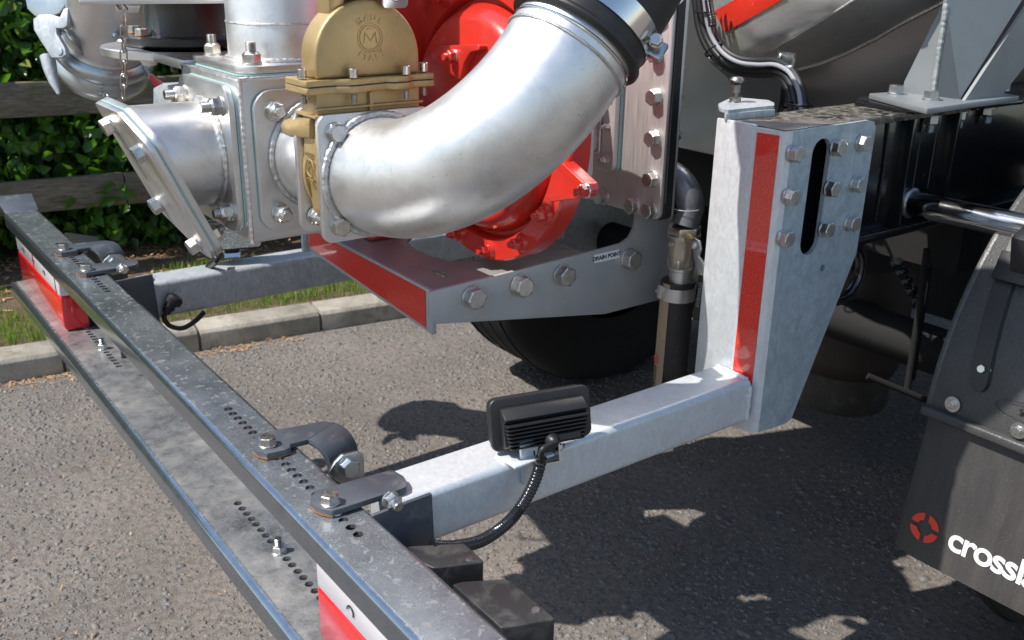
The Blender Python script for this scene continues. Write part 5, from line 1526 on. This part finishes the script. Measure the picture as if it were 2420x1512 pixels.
# cable loom
loom = thing("cable_loom", "bundle of black and one pale grey cable tied around the steel neck", "cables", PY(1880, 250, 1.45))
base_px = [(1655, -40), (1662, 10), (1668, 55), (1682, 95), (1708, 130), (1745, 151), (1790, 157), (1830, 157), (1858, 170), (1874, 192), (1884, 220), (1888, 250), (1890, 275)]
for k, (off, r_, mt, yy) in enumerate(((-17, .0085, M_CABLE, 1.60), (-8, .0080, M_CABLE, 1.59), (1, .0060, M_CABLE, 1.60), (4, .0046, M_WHITEC, 1.575), (13, .0075, M_CABLE, 1.59))):
    pts = []
    for i, (x, y) in enumerate(base_px):
        x0_, y0_ = base_px[max(0, i-1)]; x1_, y1_ = base_px[min(len(base_px)-1, i+1)]
        dx_, dy_ = x1_-x0_, y1_-y0_; l_ = math.hypot(dx_, dy_)
        pts.append(PY(x+off*dy_/l_, y-off*dx_/l_, yy-.012*max(0, i-6)))
    part("cable", tube(spline(pts, 6), r_, 12), mt, loom, "pale grey cable" if mt is M_WHITEC else None)
conduit("corrugated_sleeve", [PY(1672, -40, 1.57), PY(1676, 10, 1.57), PY(1682, 45, 1.57), PY(1684, 62, 1.57)], .0085, loom)
for (x, y, ax_) in ((1668, 30, (0, .1, 1)), (1690, 118, (.6, 0, -.7)), (1890, 246, (0, 0, 1))):
    c_ = PY(x, y, 1.585 if y < 200 else 1.52)
    pts = circle(c_, ax_, .0215, 22)
    part("cable_tie", tube([c_+(p_-c_)*1.0 for p_ in pts], .0022, 6, True, True), M_CONDUIT, loom)
hk = part("cable_hook", tube(spline([PY(1845, 128, 1.60), PY(1838, 142, 1.58), PY(1842, 158, 1.56), PY(1852, 162, 1.56)], 4), .0035, 8), M_ZINC, neck)
part("cable_hook", tube(spline([PY(1872, 132, 1.60), PY(1878, 146, 1.58), PY(1870, 158, 1.56), PY(1858, 158, 1.56)], 4), .0035, 8), M_ZINC, neck)
part("cable_hook", box(-.018, .018, -.004, .004, -.010, .010), M_ZINC, neck, M=Matrix.Translation(PY(1858, 136, 1.60)))

# ---------------- mudguard, flap, wheels
MC = Vector((0, 2.013, .53)); MR = .51
MX0, MX1 = -.800, -.345
def arc(r, a0, a1, n=28): return [(MC.y-r*math.cos(a0+(a1-a0)*i/n), MC.z+r*math.sin(a0+(a1-a0)*i/n)) for i in range(n+1)]
def pcyl(x, y, R):
    r = _ray(x, y); oy, oz = O.y-MC.y, O.z-MC.z
    a = r.y**2+r.z**2; b_ = 2*(oy*r.y+oz*r.z); c_ = oy*oy+oz*oz-R*R
    d = b_*b_-4*a*c_
    t_ = (-b_-math.sqrt(max(0, d)))/(2*a); return O+r*t_
prof = arc(MR, math.radians(3), math.radians(150))+list(reversed(arc(MR-.006, math.radians(3), math.radians(150))))
guard = part("mudguard", sweep(prof, MX0, MX1), M_GUARD, tanker, "black grained plastic mudguard", smooth=50, bevel=.0015)
for x0_, x1_ in ((MX0-.004, MX0+.006),):
    prof2 = arc(MR+.0005, math.radians(3), math.radians(150))+list(reversed(arc(MR-.030, math.radians(3), math.radians(150))))
    part("guard_side_lip", sweep(prof2, x0_, x1_), M_GUARD, guard, bevel=.0015)
part("guard_bottom_bead", box(MX0-.006, MX1, 1.492, 1.513, .556, .574), M_GUARD, guard, bevel=.005, seg=3)
# raised strap
a0_, a1_ = math.radians(9), math.radians(62)
qa, qb = pcyl(2312, 925, MR), pcyl(2385, 640, MR)
def ang_of(q): return math.atan2(q.z-MC.z, MC.y-q.y)
A0, A1 = ang_of(qa), math.radians(75)
V, F = [], []
N = 40
for i in range(N+1):
    t_ = (i/N)**2; a = A0+(A1-A0)*t_
    w = .0185*math.sqrt(max(0, 1-(1-min(1, t_/.04))**2)) if t_ < .04 else .0185
    xc = qa.x+(qb.x-qa.x)*min(2.2, (a-A0)/(ang_of(qb)-A0))*1.0
    for dx_, dr in ((-w, -.001), (-w*.8, .006), (w*.8, .006), (w, -.001)):
        R_ = MR+dr; V.append(Vector((xc+dx_, MC.y-R_*math.cos(a), MC.z+R_*math.sin(a))))
for i in range(N):
    for j in range(3): F.append((i*4+j, i*4+j+1, i*4+5+j, i*4+4+j))
strap = part("strap_rib", (V, F), M_PLASTIC, guard, smooth=60)
blk = pcyl(2396, 640, MR+.01)
part("strap_block", box(-.028, .034, -.012, .016, -.022, .028), M_PLASTIC, guard, bevel=.004, M=Matrix.Translation(blk) @ Matrix.Rotation(-.45, 4, 'X'))
part("tube_clamp", lathe([(.0245, -.02), (.033, -.02), (.033, .02), (.0245, .02)], frame((-.70, 1.649, .880), (1, 0, 0)), 36), M_PLASTIC, guard, bevel=.002)
part("clamp_leg", prism([PX(x, y, -.715) for x, y in ((2388, 560), (2420, 530), (2440, 640), (2384, 640))], (.03, 0, 0)), M_PLASTIC, guard, bevel=.003)
for x, y in ((2324, 872), (2252, 955), (2408, 1017)):
    q = pcyl(x, y, MR+.002); nn = Vector((0, q.y-MC.y, q.z-MC.z)).normalized()
    part("washer", lathe([(0, 0), (.0135, 0), (.0135, .002), (0, .002)], frame(q, nn), 28), M_BOLT, guard)
    bolt(q+nn*.002, nn, .0125, guard, M_BOLT, 'head')
oq = pcyl(2418, 975, MR+.001); 
text("50", oq+Vector((-.006, -.002, .0)), (1, 0, 0), (0, -.15, 1), .016, M_PLASTIC, guard, .0006, name="moulded_number")
part("moulded_oval", tube([oq+Vector((.045*math.cos(a), -.0015, .015*math.sin(a))) for a in [math.pi*2*i/32 for i in range(32)]], .0004, 5, True, True), M_PLASTIC, guard)
# flap
flap = thing("mud_flap", "black rubber mud flap with red roundel and white lettering", "mud flap", (MX0, 1.50, .30))
FT, FB = Vector((0, 1.512, .566)), Vector((0, 1.472, .296))
V, F = [], []
NX_, NZ_ = 16, 10
def flp(x, t_, off=0):
    p_ = FT.lerp(FB, t_); bend = .010*max(0, 1-(x-MX0)/.05)**2
    return Vector((x, p_.y+bend-off*.99-.004*math.sin(t_*3)*0, p_.z+off*.14))
for off in (0, -.006):
    for i in range(NX_+1):
        for j in range(NZ_+1):
            u = i/NX_; x = MX0-.002+(MX1-MX0)*(u**1.6); V.append(flp(x, j/NZ_, off))
W_ = NZ_+1; T_ = (NX_+1)*W_
for i in range(NX_):
    for j in range(NZ_):
        a = i*W_+j; F.append((a, a+1, a+W_+1, a+W_)); F.append((a+T_, a+W_+T_, a+W_+1+T_, a+1+T_))
for i in range(NX_):
    a = i*W_; F.append((a, a+W_, a+W_+T_, a+T_)); a = i*W_+NZ_; F.append((a, a+T_, a+W_+T_, a+W_))
for j in range(NZ_): F.append((j, j+T_, j+1+T_, j+1)); a = NX_*W_+j; F.append((a, a+1, a+1+T_, a+T_))
fs = part("flap_sheet", (V, F), M_FLAP, flap, smooth=40)
fn = Vector((0, -(FT.z-FB.z), (FT.y-FB.y))).normalized(); fu = (FT-FB).normalized()
def onflap(x, y, off=.0012): return PN(x, y, FT+fn*off, fn)
rc = onflap(2185, 1247)
roundel(rc, (1, 0, 0), fu, .0268, M_REDPR, flap)
b0, b1 = onflap(2236, 1293), onflap(2420, 1383)
tx_ = text("crossland", Vector((b0.x, b0.y, b0.z)), (1, 0, 0), fu, .0615, M_WHITE, flap, .0003, name="flap_lettering", bold=.0012, space=.92, base=True)
def tyre(x0, x1, cy_, lbl):
    w = (x1-x0)/2; Mw = frame(((x0+x1)/2, cy_, .485), (1, 0, 0))
    tw = part("tyre", lathe([(.27, -w*.85), (.36, -w*.98), (.44, -w), (.472, -w*.9), (.484, -w*.72), (.487, -w*.3), (.487, w*.3), (.484, w*.72), (.472, w*.9), (.44, w), (.36, w*.98), (.27, w*.85)], Mw, 90), M_TYRE_SHADE, tanker, lbl, smooth=60)
    part("wheel_rim", lathe([(.275, -w*.86), (.255, -w*.7), (.24, 0), (.09, .03), (0, .03)], Mw, 48), M_GALVD, tw)
    for k in range(4):
        zz_ = -w*.6+k*w*.4
        part("tread_rib", lathe([(.486, zz_-.008), (.4895, zz_-.006), (.4895, zz_+.006), (.486, zz_+.008)], Mw, 90), M_TYRE_SHADE, tw)
tyre(-.76, -.44, 2.02, "black tyre inside the near mudguard")
tyre(-2.46, -2.12, 2.02, "black tyre on the kerb side below the pump frame")
part("axle", tube([(-2.2, 2.02, .46), (-.6, 2.02, .46)], .055, 20), M_TYRE_SHADE, tanker, "black axle tube")
part("chassis_beam", box(-2.16, -2.05, 1.76, 5, .84, 1.05), M_BLACKP, tanker, "black chassis beam on the kerb side")
part("cross_member", box(-2.05, -.98, 1.86, 1.94, .70, .84), M_TYRE_SHADE, tanker, "black cross member under the tank")
part("cross_member", box(-2.05, -.98, 2.9, 3.0, .70, 1.0), M_BLACKP, tanker, "black cross member further under the tank")
part("shade_backdrop", box(-2.6, -.3, 3.3, 3.35, .06, 1.2), M_TYRE_SHADE, tanker, "added black sheet standing in for deep shade under the tank")  # upright sheet added to blacken the view below the tank
# air bag
ab = PX(2008, 780, -1.40)
bag = part("air_spring", lathe([(0, .30), (.125, .30), (.140, .27), (.143, .20), (.143, .05), (.128, .005), (.09, -.004)], Matrix.Translation((ab.x, ab.y, ab.z-.10)), 48), M_CLAY, tanker, "dusty brown air spring behind the near arm", smooth=60)
part("spring_base", lathe([(.118, .01), (.122, -.08), (.116, -.095), (0, -.096)], Matrix.Translation((ab.x, ab.y, ab.z-.105)), 40), paint("dusty_black", (.035, .032, .028), .6, dust=[(30, .5, .2, (.10, .085, .065), .6)]), bag, smooth=60)
part("looped_pipe", tube(spline([PX(2010, 560, -1.0), PX(2034, 600, -1.0), PX(2030, 650, -1.0), PX(2010, 690, -1.0), PX(1985, 708, -1.0), PX(1955, 712, -1.0)], 6), .010, 14), paint("gloss_black_pipe", (.012, .012, .013), .18, coat=.6), tanker, "glossy black bent pipe behind the bolt plate")
part("linkage_rod", tube([PX(2050, 888, -1.06), PX(2195, 948, -.97)], .007, 12), M_TYRE_SHADE, tanker, "black linkage rod low behind the mudguard")
for (x, y, X_, r_) in ((2168, 720, -1.02, .007), (2178, 690, -1.06, .009)):
    a = PX(x, y, X_); part("brake_linkage", tube([a+Vector((0, 0, .12)), a+Vector((.0, .01, 0)), a+Vector((.01, 0, -.2))], r_, 10), M_TYRE_SHADE, tanker)
for k in range(5):
    a = PX(2120+12*k, 620+22*k, -1.08); part("brake_fitting", lathe([(0, -.012), (.012, -.01), (.014, 0), (.008, .012), (0, .014)], frame(a, (.5, -.5, .4)), 8), M_BLACKP, tanker)
